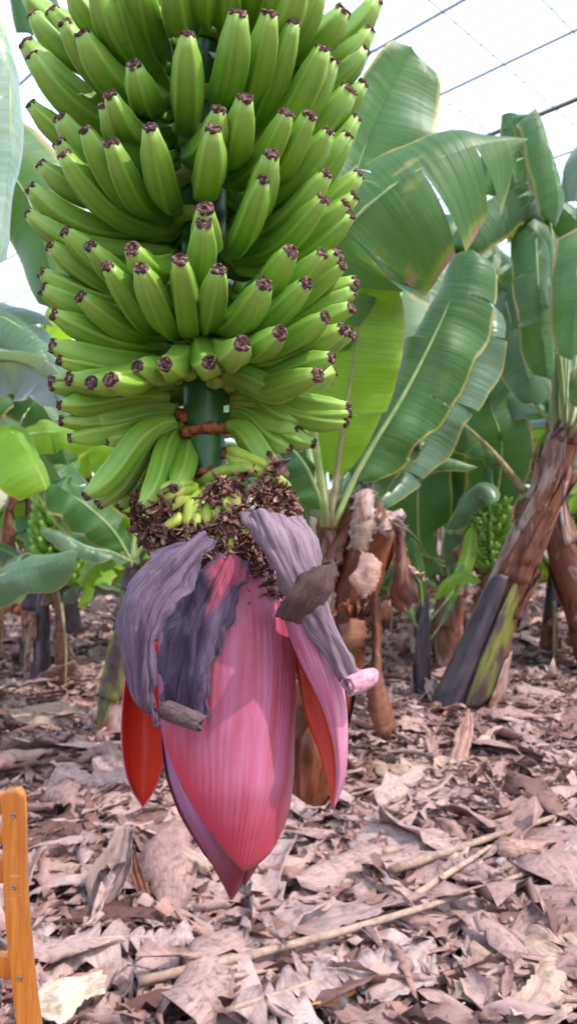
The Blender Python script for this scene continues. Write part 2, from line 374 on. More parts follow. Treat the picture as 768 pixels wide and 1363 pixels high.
LIT = [(0.0, (0.13, 0.064, 0.056)), (0.10, (0.255, 0.142, 0.128)), (0.30, (0.375, 0.240, 0.228)), (0.54, (0.455, 0.325, 0.315)), (0.72, (0.34, 0.190, 0.168)), (0.88, (0.54, 0.405, 0.395)), (1.0, (0.40, 0.21, 0.155))]
M['litter'] = mat_dry_leaf('dry_leaf_litter', LIT)
M['litter_grey'] = mat_dry_leaf('dry_leaf_grey', [(0, (0.34, 0.245, 0.235)), (1, (0.44, 0.335, 0.325))])
M['litter_tan'] = mat_dry_leaf('dry_leaf_tan', [(0, (0.36, 0.25, 0.20)), (1, (0.48, 0.34, 0.28))])
M['litter_cream'] = mat_dry_leaf('dry_leaf_cream', [(0, (0.56, 0.46, 0.36)), (1, (0.68, 0.56, 0.46))])
M['litter_brown'] = mat_dry_leaf('dry_leaf_brown', [(0, (0.20, 0.080, 0.048)), (1, (0.29, 0.125, 0.078))])
M['litter_yellow'] = mat_dry_leaf('dry_leaf_yellow', [(0, (0.50, 0.24, 0.06)), (1, (0.56, 0.28, 0.08))])
M['litter_pink'] = mat_dry_leaf('dry_sheath_pink', [(0, (0.50, 0.29, 0.245)), (1, (0.62, 0.38, 0.33))], fib=20)
M['trunk'] = mat_trunk('pseudostem_brown', [(0.28, (0.025, 0.010, 0.012)), (0.40, (0.085, 0.026, 0.018)), (0.50, (0.22, 0.082, 0.048)), (0.57, (0.14, 0.045, 0.024)), (0.67, (0.36, 0.25, 0.24))])
M['trunk_olive'] = mat_trunk('pseudostem_olive', [(0.28, (0.05, 0.028, 0.035)), (0.44, (0.085, 0.055, 0.05)), (0.56, (0.16, 0.17, 0.03)), (0.74, (0.23, 0.22, 0.05))], 0.4)
M['trunk_violet'] = mat_trunk('pseudostem_violet', [(0.28, (0.022, 0.014, 0.020)), (0.5, (0.065, 0.045, 0.062)), (0.72, (0.13, 0.085, 0.085))], 0.36)
M['trunk_red'] = mat_trunk('pseudostem_red_brown', [(0.27, (0.026, 0.008, 0.007)), (0.45, (0.10, 0.027, 0.014)), (0.60, (0.24, 0.072, 0.032)), (0.76, (0.40, 0.17, 0.085))], 0.30)
M['sheath'] = mat_trunk('dry_sheath_tan', [(0.30, (0.075, 0.026, 0.018)), (0.43, (0.22, 0.090, 0.055)), (0.55, (0.40, 0.29, 0.28)), (0.66, (0.21, 0.080, 0.042))], 0.55)
M['soil'] = mat_noise('soil_brown', (0.06, 0.036, 0.030), (0.16, 0.10, 0.085), 9, 0.95, 0.8, 0.02, c3=(0.26, 0.175, 0.15))
M['wood'] = None
def mat_wood():
    b = NB('orange_varnished_wood'); v = b.coord((26, 26, 1.6))
    g = b.noise(v, 3.0, 5, 0.6, 0.6); fine = b.noise(b.coord((120, 120, 5)), 1.0, 3)
    c = b.ramp(g, [(0.30, (0.44, 0.110, 0.014)), (0.42, (0.66, 0.21, 0.030)), (0.52, (0.56, 0.155, 0.020)), (0.72, (0.78, 0.31, 0.060))])
    c = b.mix(b.math('MULTIPLY', b.ramp(fine, [(0.5, (0, 0, 0)), (0.75, (1, 1, 1))]), 0.3), c, (0.40, 0.10, 0.012))
    scr = b.ramp(b.noise(b.coord((30, 30, 90)), 1.0, 3, 0.7), [(0.66, (0, 0, 0)), (0.72, (1, 1, 1))])
    c = b.mix(b.math('MULTIPLY', scr, 0.45), c, (0.78, 0.50, 0.33))
    return b.out(b.pbr(c, b.math('MULTIPLY_ADD', g, 0.2, 0.22), b.bump(fine, 0.08, 0.001), Coat_Weight=0.4, Coat_Roughness=0.2))
M['wood'] = mat_wood()
M['screw'] = NB('screw_steel'); _b = M['screw']; M['screw'] = _b.out(_b.pbr((0.30, 0.27, 0.26), 0.4, Metallic=0.9))
def mat_net():
    """white shade netting: open weave lets most light straight through, threads glow with the rest"""
    b = NB('white_shade_net'); n1 = b.noise(b.coord((0.8, 0.8, 0.8)), 1.0, 3)
    tr = b.n('ShaderNodeBsdfTransparent', Color=(1, 1, 1)).outputs['BSDF']
    tl = b.n('ShaderNodeBsdfTranslucent', Color=b.ramp(n1, [(0.3, (0.42, 0.53, 0.68)), (0.7, (0.54, 0.64, 0.77))])).outputs['BSDF']
    return b.out(b.n('ShaderNodeMixShader', _0=0.55, _1=tr, _2=tl).outputs[0])
M['net'] = mat_net()
M['wire'] = NB('galvanised_wire'); _b = M['wire']; M['wire'] = _b.out(_b.pbr((0.50, 0.54, 0.62), 0.5, Metallic=0.1))
M['pole'] = mat_noise('roof_pole_brown', (0.13, 0.09, 0.075), (0.24, 0.17, 0.14), 20, 0.7)
M['bluecord'] = NB('tie_cord'); _b = M['bluecord']; M['bluecord'] = _b.out(_b.pbr((0.05, 0.06, 0.09), 0.6))

# ------------------------------------------------------------------ ground
def build_ground():
    n = 90
    a = np.sinh(np.linspace(-3.2, 3.2, n)) / math.sinh(3.2) * 60
    X, Y = np.meshgrid(a, a + 2.0)
    p = np.stack([X.ravel(), Y.ravel(), np.zeros(n * n)], 1)
    p[:, 2] = -0.02 + 0.015 * vnoise(p * 2.2, 5) * np.exp(-((p[:, 0] ** 2 + p[:, 1] ** 2) / 900))
    o = mk('ground', p, grid_faces(n, n), M['soil'])
    return tag(o, 'brown soil floor of the plantation under the dead leaves', None, None, 'structure')
ground = build_ground()

# ------------------------------------------------------------------ net roof
def build_roof():
    h = CAM_H + 3.0
    r = thing('net_roof', (0, 6, h), 'white shade net roof on crossing wires above the plants', 'roof')
    xs = np.linspace(-40, 40, 21); ys = np.linspace(-30, 60, 21)
    X, Y = np.meshgrid(xs, ys)
    V = np.stack([X.ravel(), Y.ravel(), np.full(X.size, h + 0.02)], 1)
    mk('net', V, grid_faces(21, 21, flip=False), M['net'], r)
    def wire(name, c, s, rad, mat, half=16, sag=0.0):
        # line x + s*y = c, running along (1,-s)
        mid = np.array((c / 2, s * c / 2, h)); d = nrm(np.array((1, -s, 0.)))
        pts = [mid - d * half, mid + np.array((0, 0, -sag)), mid + d * half]
        v, f, u = tube(pts, [rad] * 3, 9, 5)
        mk(name, v, f, mat, r, u)
    for c in np.arange(3.3, 16.5, 1.0): wire('wire', c - 0.02, 1, 0.0095, M['wire'])
    for c in np.arange(3.5, 13.5, 0.2):
        if abs((c - 3.3) % 1.0) > 0.12 and abs((c - 3.3) % 1.0) < 0.9: wire('thin_wire', c + random.Random(int(c * 10)).uniform(-.03, .03), 1, 0.0026, M['wire'], 10)
    for c in np.arange(-12.2, 4, 0.62): wire('cross_wire', c + random.Random(int(c * 7)).uniform(-.08, .08), -1, 0.0042, M['wire'], 12)
    wire('roof_pole', 7.30, 1, 0.019, M['pole'])
build_roof()

# ------------------------------------------------------------------ banana bunch
D0 = 0.85; AX = (272 - CU) / F * D0
AXIS = np.array((AX, D0, 0.0))
bunch = thing('banana_bunch', P(280, 640, D0), 'large hanging green banana bunch with its pink flower bud and dried bracts below', 'banana bunch')
bunch.empty_display_size = 0.05

def penta(k=0.62, phase=0.0):
    def f(ang):
        s = 2 * math.pi / 5
        m = (ang + phase) % s - s / 2
        poly = math.cos(s / 2) / np.cos(m)
        return k * poly / 0.93 + (1 - k) * 0.97
    return f
def finger(B, T, d0, d1, r, seed, tipless=False, taper=1.0, tipr=0.60):
    """one banana from its crown end B to its blossom end T"""
    rng = np.random.RandomState(seed)
    L = np.linalg.norm(T - B)
    ts = np.linspace(0, 1, 19)[:, None]
    C1 = B + d0 * L * (0.46 + rng.uniform(-.06, .06)); C2 = T - d1 * L * (0.42 + rng.uniform(-.07, .07))
    C = (1 - ts) ** 3 * B + 3 * (1 - ts) ** 2 * ts * C1 + 3 * (1 - ts) * ts ** 2 * C2 + ts ** 3 * T
    prof_t = [0, .06, .14, .25, .45, .65, .80, .90, .96, 1.0]
    prof_r = [.40, .48, .70, .90, 1.0, 1.0, .95, .82, tipr + .11, tipr]
    rad = np.interp(ts[:, 0], prof_t, prof_r) * r
    Tn = nrm(np.gradient(C, axis=0)); sides = 20
    five = 2 * math.pi / 5; wob = rng.normal(0, 0.10, 5)
    base = np.concatenate([[k * five + wob[k] - R(6), k * five + wob[k] + R(6), k * five + wob[k] + five * 0.36, k * five + wob[k] + five * 0.64] for k in range(5)])
    ang = base + rng.uniform(0, 6.28)
    sh = np.tile([1.03, 1.03, 0.87, 0.87], 5)
    A = nrm(np.cross(Tn[0], (0.3, 0.2, 1.0)) + 1e-6); V, uv = [], []
    for i in range(len(C)):
        A = nrm(A - np.dot(A, Tn[i]) * Tn[i]); Bn = np.cross(Tn[i], A)
        roundness = 0.25 if (i < 2) else (0.6 if i > len(C) - 3 else 1.0)
        q = 1 + (sh - 1) * roundness
        V.append(C[i] + (np.cos(ang)[:, None] * A + np.sin(ang)[:, None] * Bn) * (rad[i] * q)[:, None])
        uv.append(np.stack([np.tile([1.0, 1.0, 0.0, 0.0], 5), np.full(sides, ts[i, 0])], 1))
    V = np.concatenate(V); uv = np.concatenate(uv)
    Fc = grid_faces(len(C), sides, wrap=True)
    V = np.concatenate([V, [C[0], C[-1]]]); uv = np.concatenate([uv, [(0, 0), (0, 1)]])
    a, b = len(V) - 2, len(V) - 1; e = (len(C) - 1) * sides
    for k in range(sides):
        Fc.append((a, (k + 1) % sides, k)); Fc.append((b, e + k, e + (k + 1) % sides))
    o = mk('banana', V, Fc, M['banana'], bunch, uv)
    if not tipless:
        # withered blossom end: ragged rim, sunken middle
        sides2 = 12; Vt, Ft = [], []
        A2 = A; B2 = np.cross(Tn[-1], A2); ax = Tn[-1]; rt = rad[-1]
        rings = [(-0.0020, 1.02), (0.0006, 1.03), (0.0022, 0.90), (0.0022, 0.70), (0.0008, 0.52), (0.0012, 0.32), (0.0026, 0.10)]
        for h, q in rings:
            for k in range(sides2):
                an = 2 * math.pi * k / sides2
                j = rng.normal(0, 0.07); hh = h + (rng.normal(0, 0.0007) if h > 0 else 0)
                Vt.append(C[-1] + ax * hh + (math.cos(an) * A2 + math.sin(an) * B2) * rt * q * (1 + j))
        Ft = grid_faces(len(rings), sides2, wrap=True); Vt.append(C[-1] + ax * 0.0016); c = len(Vt) - 1
        e2 = (len(rings) - 1) * sides2
        for k in range(sides2): Ft.append((c, e2 + k, e2 + (k + 1) % sides2))
        mk('blossom_end', Vt, Ft, M['tip'], o, smooth=False)
    return o

FING = """272 -62 278 30|228 -52 262 48|298 -60 300 40|342 -60 318 42|378 -42 330 50|402 -30 340 60|424 -16 345 66|180 -42 226 78
150 -40 216 108|128 -22 192 75|95 -16 182 50|35 -8 150 14|457 15 356 72|500 0 405 72|492 40 400 98|485 66 410 112|483 112 405 150|465 119 392 190
249 46 258 182|317 17 290 146|359 18 314 162|391 30 330 178|430 65 345 200|442 80 368 190|178 86 226 135|87 31 200 150|46 20 150 92|70 14 160 60
51 87 152 140|36 58 132 150|44 75 140 162|110 45 204 130|147 126 204 172|139 141 218 232|42 140 98 190|81 156 132 222|114 173 205 286|148 190 228 288
86 206 192 300|79 190 172 296|55 219 112 246|42 250 160 302|38 284 132 322|200 170 242 280|291 146 255 215|284 172 274 262|326 131 300 222|382 151 304 246
412 153 342 240|438 175 366 258|463 180 402 252|474 157 440 232|361 205 342 268|351 238 302 340|431 265 332 342|434 232 398 288|478 232 440 274|460 271 392 328
466 286 420 330|472 262 438 300|273 277 284 332|272 296 264 372|87 308 168 372|120 327 194 382|67 327 152 380|56 363 152 396|58 384 132 408|176 331 244 352
143 355 224 438|188 357 247 446|240 346 264 448|291 359 276 440|352 378 290 440|408 377 310 442|387 334 320 398|429 337 368 398|454 351 400 400|450 338 418 372
474 375 428 402|470 386 380 424|467 409 400 440|433 422 340 466|107 395 216 446|72 419 192 460|70 460 182 480|80 479 142 486|456 439 340 488|466 443 418 470
441 476 398 496|423 499 388 510|183 487 250 488|220 485 260 466|279 482 273 450|323 457 290 460|373 443 300 466|147 505 240 492|121 510 230 498|93 504 222 500
69 510 222 510|80 539 182 530|393 520 302 500|402 560 312 516|447 559 350 532|460 563 368 544|463 542 400 534|465 550 388 540|417 590 325 542|386 597 315 548
367 621 303 566|395 572 320 552|118 561 236 548|82 560 202 544|94 583 222 558|142 586 226 568|115 660 232 560|132 671 238 566|159 675 241 570|188 674 246 574|232 650 257 582"""
def elev(v):
    return np.interp(v, [-60, 50, 200, 350, 430, 500, 570, 640, 680], [72, 66, 56, 36, 24, 8, 2, -24, -34])
def build_fingers():
    k = 0
    for tok in FING.replace('\n', '|').split('|'):
        tu, tv, bu, bv = map(float, tok.split()); k += 1
        rng = np.random.RandomState(k)
        rb = 0.040 if tv < 540 else 0.030
        # crown end: pull the seen end back towards the stalk
        lim = 45.0
        off = bu - 272
        if abs(off) > lim:
            ub = 272 + math.copysign(lim, off)
            slope = (bv - tv) / ((bu - tu) if abs(bu - tu) > 1 else 1)
            vb = bv + 0.30 * slope * (ub - bu)
        else: ub, vb = bu, bv
        xb = (ub - 272) / F * D0; xb = max(-rb, min(rb, xb))
        yb = D0 - math.sqrt(max(rb * rb - xb * xb, 0)) * (1.0 if abs(off) < 95 else 0.35)
        if tv > 640: yb = D0 - 0.03 + (bu - 232) * 0.0030
        zb = CAM_H - (vb - HV) / F * yb
        B = np.array((AX + xb, yb, zb))
        # tip: along its sight line, a finger's length from the crown
        ray = P(tu, tv, 1.0) - np.array((0, 0, CAM_H)); cam0 = np.array((0, 0, CAM_H))
        Lc = 0.138 if abs(off) < 60 else 0.158
        if tv > 540: Lc = 0.135
        if 470 < tv < 520 and abs(tu - 272) < 110: Lc = 0.105
        if tv < 100: Lc += 0.012
        ba = B - cam0; rr = np.dot(ray, ray); bq = np.dot(ray, ba); cq = np.dot(ba, ba) - Lc * Lc
        disc = bq * bq - rr * cq
        tclose = bq / rr
        t = (bq - math.sqrt(disc)) / rr if disc > 0 else tclose
        t = max(t, tclose - 0.125)
        # fingers on the flanks turn less towards us
        fl = min(1, max(0, (abs(tu - 272) - 120) / 90.0)); t = t + (tclose - t) * fl * 0.62
        if tv > 510 and abs(tu - 272) > 90: t = tclose - (0.03 if tv < 640 else (170 - tu) * 0.0005)
        T = cam0 + ray * t
        ch = nrm(T - B)
        az = T - AXIS; az[2] = 0; az = nrm(az)
        e = R(float(elev(tv)) + rng.normal(0, 3))
        d1 = nrm(ch * 0.32 + (az * math.cos(e) + np.array((0, 0, 1)) * math.sin(e)) * 0.9)
        d0 = nrm(ch * 0.50 + az * 0.75 + np.array((0, 0, -0.22 if tv < 500 else 0.12)))
        r = 0.0148 * (1 + rng.normal(0, 0.055))
        if tv < 130: r *= 1.08
        if tv > 525: r *= 0.92 if tv < 640 else (1.02 if tu < 170 else 0.88)
        tipr = (0.49 if tv < 525 else 0.42) * rng.uniform(0.86, 1.10)
        finger(B, T, d0, d1, r, 100 + k, tipr=tipr)
    # the far side and the packed middle of the bunch
    for li, vb in enumerate(range(-110, 570, 44)):
        zb = CAM_H - (vb - HV) / F * D0
        for j in range(11):
            rng = np.random.RandomState(900 + li * 20 + j)
            a = R(22 + 136 * (j + 0.5 * (li % 2)) / 10.5 + rng.normal(0, 3))   # 0..180 = behind the stalk
            out = np.array((math.cos(a), math.sin(a), 0))
            B = np.array((AX, D0, zb)) + out * 0.036
            e = R(float(elev(vb - 60)) + rng.normal(0, 4)); em = e * 0.55
            Lc = 0.128 + rng.normal(0, 0.005)
            T = B + (out * math.cos(em) + np.array((0, 0, 1)) * math.sin(em)) * Lc
            d1 = nrm(out * math.cos(e) + np.array((0, 0, 1)) * math.sin(e)); d0 = nrm(out - np.array((0, 0, 0.25)))
            finger(B, T, d0, d1, 0.0155, 2000 + li * 20 + j, tipr=0.5)
build_fingers()

def build_stalk():
    pts = np.concatenate([[P(286, 790, D0), P(284, 720, D0), P(278, 650, D0), P(272, 560, D0)], [P(272, v, D0) for v in (400, 200, 0, -200)],
                          [np.array((AX + 0.0, D0 + 0.02, 2.15)), np.array((AX, D0 + 0.12, 2.32)), np.array((AX, D0 + 0.32, 2.40)), np.array((AX, D0 + 0.60, 2.28))]])
    rad = [0.030, 0.028, 0.0235, 0.0225, 0.024, 0.026, 0.028, 0.030, 0.031, 0.032, 0.034, 0.038]
    v, f, u = tube(pts, rad, 60, 22, frame_hint=(0, -1, 0), shape=lambda a: 1 + 0.035 * np.cos(5 * a) + 0.02 * np.cos(11 * a + 1))
    st = mk('stalk', v, f, M['stalk'], bunch, u)
    # scars of shed bracts: raised ragged bands part of the way round
    def scar(v0, v1, a0, a1, thick, seed, rr=0.0245, u0=274):
        rng = np.random.RandomState(seed); n = 20; pts, rad = [], []
        for i in range(n):
            t = i / (n - 1); a = R(a0 + (a1 - a0) * t)
            z = CAM_H - ((v0 + (v1 - v0) * t - 5 * math.sin(math.pi * t)) - HV) / F * (D0 - 0.02)
            pts.append((((u0 - CU) / F * D0) + math.sin(a) * rr, D0 - math.cos(a) * rr, z)); rad.append(thick * (0.75 + 0.5 * rng.rand()) * (0.5 + 0.8 * math.sin(math.pi * min(1, max(0, t * .9 + .08)))))
        vv, ff, uu = tube(pts, rad, 48, 10, lump=0.06, rng=rng, shape=lambda a: 0.55 + 0.55 * np.abs(np.sin(a)))
        mk('bract_scar', vv, ff, M['scar'], st)
    scar(580, 572, -85, 88, 0.0068, 3)
    scar(640, 628, -70, 60, 0.0050, 4, 0.0262, 277)
    scar(545, 560, -100, -55, 0.0060, 6, 0.0262)
    scar(608, 600, 55, 105, 0.0060, 7, 0.0265)
build_stalk()
def build_crowns():
    # the thick cushions the fingers of each hand grow from
    for i, (v0, a0, a1) in enumerate([(48, -80, 80), (132, -95, 60), (185, -60, 95), (240, -100, 30), (290, -100, 20), (335, -20, 100), (385, -90, 60), (450, -80, 80), (500, -95, -10), (510, 10, 95)]):
        pts = []
        for t in np.linspace(0, 1, 9):
            a = R(a0 + (a1 - a0) * t)
            pts.append((AX + math.sin(a) * 0.030, D0 - math.cos(a) * 0.030, CAM_H - (v0 + 4 - 8 * math.sin(math.pi * t) - HV) / F * (D0 - 0.02)))
        vv, ff, uu = tube(pts, [0.002] + [0.0085] * 7 + [0.002], 20, 8)
        mk('hand_crown', vv, ff, M['crown'], bunch, uu)
build_crowns()

# ------------------------------------------------------------------ male flowers between the fruit and the bud
def floret_mesh(seed):
    rng = np.random.RandomState(seed); parts = []
    n = rng.randint(5, 8)
    for k in range(n):
        a = 2 * math.pi * k / n + rng.uniform(-.4, .4); spread = rng.uniform(0.15, 0.8); L = rng.uniform(0.010, 0.022); w = rng.uniform(0.0022, 0.0052)
        curl = rng.uniform(-1.5, 4.6); tw = rng.uniform(-1.5, 1.5)
        pos = np.zeros(3); th = spread; rows = []
        for i in range(7):
            t = i / 6; dirv = np.array((math.sin(th) * math.cos(a), math.sin(th) * math.sin(a), math.cos(th)))
            side = np.array((-math.sin(a + tw * t), math.cos(a + tw * t), 0.25 * math.sin(tw * t)))
            ww = w * (0.75 + 0.5 * t - 0.85 * t ** 3)
            cup = nrm(np.cross(side, dirv)) * ww * 0.5
            rows.append([pos - side * ww, pos + cup, pos + side * ww])
            pos = pos + dirv * L / 6; th += curl / 6
        A, Fc, U, mi = sheet(np.array(rows), 0.0005); parts.append((A, Fc, U))
    V, Fc, U = merge(parts)
    return make_mesh('dried_floret', V, Fc, U, [M['floret']])
FLM = [floret_mesh(s) for s in range(9)]
def place(name, me, parent, pos, direction, spin, scale):
    q = Vector(tuple(direction)).to_track_quat('Z', 'Y')
    o = bpy.data.objects.new(name, me); COL.objects.link(o); o.parent = parent
    o.matrix_basis = Matrix.Translation(Vector(tuple(np.asarray(pos) - worg(parent)))) @ q.to_matrix().to_4x4() @ Matrix.Rotation(spin, 4, 'Z') @ Matrix.Diagonal((scale, scale, scale, 1))
    return o
def build_florets():
    rng = np.random.RandomState(77)
    CX = lambda v: np.interp(v, [600, 650, 720, 800], [274, 279, 286, 296])
    # cushions the flowers sit on
    def cushion(u0, v0, u1, v1, rise, dep, rad, mat):
        pts = [P(u0 + (u1 - u0) * t, v0 + (v1 - v0) * t - rise * math.sin(math.pi * t), D0 - dep * (0.35 + 0.65 * math.sin(math.pi * min(max(t, .02), .98)))) for t in np.linspace(0, 1, 9)]
        vv, ff, uu = tube(pts, [rad * .6] + [rad] * 7 + [rad * .6], 22, 9, lump=0.06, rng=rng)
        return mk('flower_cushion', vv, ff, mat, bunch, uu)
    c1 = cushion(256, 652, 384, 648, 26, 0.052, 0.0075, M['crown'])
    c2 = cushion(216, 652, 262, 634, -2, 0.030, 0.006, M['crown'])
    c3 = cushion(205, 705, 300, 700, 12, 0.050, 0.008, M['crown'])
    c4 = cushion(270, 728, 350, 712, 6, 0.058, 0.007, M['crown'])
    core = [P(280, 640, D0), P(284, 690, D0), P(290, 740, D0), P(296, 800, D0)]
    vv, ff, uu = tube(core, [0.030, 0.042, 0.050, 0.050], 14, 16, lump=0.06, rng=rng)
    core_o = mk('flower_axis', vv, ff, M['floret'], bunch, uu)
    # aborted fingers, yellow green with brown withered flowers at their ends
    FL = [(262, 648, 244, 645, 206, 652), (262, 650, 246, 652, 214, 668), (258, 654, 242, 664, 226, 676), (266, 652, 254, 672, 250, 700), (272, 650, 262, 676, 264, 706), (280, 646, 276, 672, 276, 702), (288, 642, 288, 668, 290, 694),
          (296, 642, 300, 662, 302, 686), (306, 640, 312, 658, 316, 676), (252, 690, 240, 690, 218, 704), (262, 686, 254, 696, 250, 716), (294, 700, 294, 712, 296, 726), (302, 702, 306, 716, 304, 732), (284, 722, 282, 730, 280, 744),
          (305, 597, 318, 604, 362, 622), (306, 602, 320, 612, 348, 632), (304, 606, 314, 616, 334, 630)]
    for i, (a, b_, c, d, e, f) in enumerate(FL):
        dd = D0 - (0.050 if i < 14 else 0.03)
        B, Cm, T = P(a, b_, dd + 0.008), P(c, d, dd - 0.012), P(e, f, dd - 0.018)
        vv, ff, uu = tube([B, Cm, T], [0.0042, 0.0072, 0.0048], 9, 10, shape=penta(0.6, i))
        o = mk('aborted_banana', vv, ff, M['fingerlet'], bunch, uu)
        dirn = nrm(T - Cm)
        for q in range(3 if i < 14 else 1):
            place('dried_floret', FLM[(i * 3 + q) % 9], o, T - dirn * 0.003 + rng.normal(0, .002, 3), nrm(dirn + rng.normal(0, .3, 3)), rng.uniform(0, 6.28), rng.uniform(0.8, 1.25))
    # the withered flowers themselves
    def patch(n, u0, u1, v0, v1, dep, down, owner, sc=1.0, arc=0):
        for k in range(n):
            t = rng.rand(); u = u0 + (u1 - u0) * t; v = v0 + (v1 - v0) * rng.rand() - arc * math.sin(math.pi * t)
            cx = float(CX(v)); x = (u - cx) / 110.0
            fr = math.sqrt(max(0.05, 1 - x * x)); d = D0 - dep * fr
            outw = np.array((x, -fr, 0)); dirn = nrm(outw + np.array((0, 0, -down)) + rng.normal(0, 0.32, 3))
            place('dried_floret', FLM[rng.randint(9)], owner, P(u, v, d) + rng.normal(0, .002, 3), dirn, rng.uniform(0, 6.28), sc * rng.uniform(0.75, 1.2))
    patch(52, 262, 384, 652, 688, 0.062, 0.5, c1, 0.85, 22)
    patch(30, 300, 386, 655, 700, 0.066, 0.6, c1, 0.8, 8)
    patch(22, 176, 236, 655, 690, 0.055, 0.9, c2, 1.0)
    patch(26, 190, 262, 690, 730, 0.060, 0.9, c3, 1.0)
    patch(30, 256, 330, 690, 735, 0.064, 1.1, c4, 1.0)
    patch(22, 255, 320, 728, 756, 0.062, 1.2, c4, 1.0)
    patch(46, 322, 376, 715, 792, 0.060, 1.3, core_o, 0.85)
build_florets()

# ------------------------------------------------------------------ flower bud
BV0, BV1 = 735.0, 1197.0
def bud_c(s):
    v = BV0 + (BV1 - BV0) * s
    return np.interp(v, [735, 800, 960, 1060, 1130, 1197], [296, 299, 301, 307, 313, 309]), v
def bud_r(s):
    v = BV0 + (BV1 - BV0) * np.asarray(s)
    return np.interp(v, np.linspace(735, 1197, 12), cr(np.array([[.040], [.056], [.0655], [.0695], [.0700], [.0690], [.0655], [.0620], [.0525], [.0385], [.0215], [.0012]]), np.linspace(0, 1, 12))[:, 0])
DB = 0.84
def bud_pt(s, az, off=0.0):
    u, v = bud_c(s); c = P(float(u), float(v), DB); r = float(bud_r(s)) + off
    return c + np.array((math.sin(az) * r, -math.cos(az) * r, 0))
s_ = np.linspace(0, 1, 40); V = np.array([[bud_pt(s, a) for a in np.linspace(0, 2 * math.pi, 32, endpoint=False)] for s in s_]).reshape(-1, 3)
uvb = np.array([[(i / 32 * 3, s) for i in range(32)] for s in s_]).reshape(-1, 2)
bud = mk('flower_bud', V, grid_faces(40, 32, wrap=True, flip=True), M['bud_core'], bunch, uvb)
bud['label'] = 'pink and purple tapering banana flower bud'
def bract(azc, half, s0, s1, tipaz, off, lift, mats, seed, edge_lift=0.0015, narrow=0.15, short=(0.42, 0.42), na=33, ns=44):
    rng = np.random.RandomState(seed); rows = []
    for j in range(ns):
        q = j / (ns - 1)
        rows.append([])
        for i in range(na):
            a = 2 * i / (na - 1) - 1
            # the lower edge is rounded to a point: shorter towards the sides
            send = s0 + (s1 - s0) * (1 - (short[0] if a < 0 else short[1]) * abs(a) ** 1.7)
            s = s0 + (send - s0) * q
            w = 1.0
            az = azc + (tipaz - azc) * q ** 2 + a * half * (1 - narrow * q * q)
            rows[-1].append(bud_pt(min(s, 0.999), R(az), off + lift * q ** 3 + edge_lift * abs(a) ** 6 + 0.0006 * math.sin(a * 9 + seed) * q))
    Pt = np.array(rows)
    A, Fc, U, mi = sheet(Pt, -0.0016)
    return mk('bract', A, Fc, mats, bud, U, mi)
bract(150, 95, 0.02, 0.955, 60, 0.0022, 0.001, [M['bract_purple'], M['bract_in'], M['bract_purple']], 1)
bract(-62, 88, 0.02, 0.992, -6, 0.0042, 0.0015, [M['bract_purple'], M['bract_in'], M['bract_purple']], 2)
bract(46, 88, 0.03, 0.872, 20, 0.0080, 0.0055, [M['bract_pink'], M['bract_in'], M['bract_in']], 3, narrow=0.25, short=(0.42, 0.13))

def custom(name, rows, mats, nv, nu, th, parent, seed, amp=0.0, freq=60, fine=0.0, ragged=0.0, margin=1.0):
    Pt = refine([PP(r) for r in rows], nv, nu)
    q = Pt.reshape(-1, 3)
    N = nrm(np.cross(np.gradient(Pt, axis=1), np.gradient(Pt, axis=0)))
    if amp: Pt = Pt + N * (amp * vnoise(q * freq * np.array((1, .6, .45)), seed).reshape(nv, nu))[..., None]
    if amp:    # sharp crumples
        rg = np.abs(vnoise(q * freq * 2.6 * np.array((1, .6, 0.22)), seed + 50, 3)); rg2 = np.abs(vnoise(q * freq * 4.2 * np.array((1, .6, .35)), seed + 80, 2))
        Pt = Pt - N * (amp * 0.55 * rg + amp * 0.28 * rg2).reshape(nv, nu)[..., None]
    if amp:    # wandering, curling margins and long folds
        uu = np.linspace(-1, 1, nu)[None, :]; vv = np.linspace(0, 1, nv)[:, None]; rs = np.random.RandomState(seed + 9).uniform(0, 6.28, 8)
        du = nrm(np.gradient(Pt, axis=1)); wgt = np.abs(uu) ** 2.5 * np.sign(uu)
        edge = 0.0032 * (np.sin(vv * 13 + rs[0] + uu) + 0.8 * np.sin(vv * 29 + rs[1] + 2 * uu) + 0.5 * np.sin(vv * 57 + rs[2]))
        fold = 0.0026 * np.sin(uu * 5.5 + 1.6 * np.sin(vv * 4 + rs[3]) + rs[4]) + 0.0016 * np.sin(uu * 11 + 2.2 * np.sin(vv * 6 + rs[5])) + 0.0014 * np.sin(vv * 19 + 2 * uu + rs[6])
        Pt = Pt + margin * du * (edge * wgt)[..., None] + margin * N * (fold + 0.0030 * np.abs(uu) ** 4 * np.sin(vv * 21 + rs[7] + 2 * uu))[..., None]
    if fine:   # lengthwise pleats
        uu = np.linspace(0, 1, nu)[None, :]; vv = np.linspace(0, 1, nv)[:, None]
        Pt = Pt + N * (fine * (np.sin(uu * 40 + 3 * np.sin(vv * 5 + seed)) + 0.7 * np.sin(uu * 67 + vv * 9)))[..., None]
    if ragged:
        rng = np.random.RandomState(seed)
        for side in (0, -1):
            inner = Pt[:, 2 if side == 0 else -3]
            k = rng.rand(nv, 1) * ragged
            Pt[:, side] = Pt[:, side] + (inner - Pt[:, side]) * k
    A, Fc, U, mi = sheet(Pt, th)
    return mk(name, A, Fc, mats, parent, U, mi)
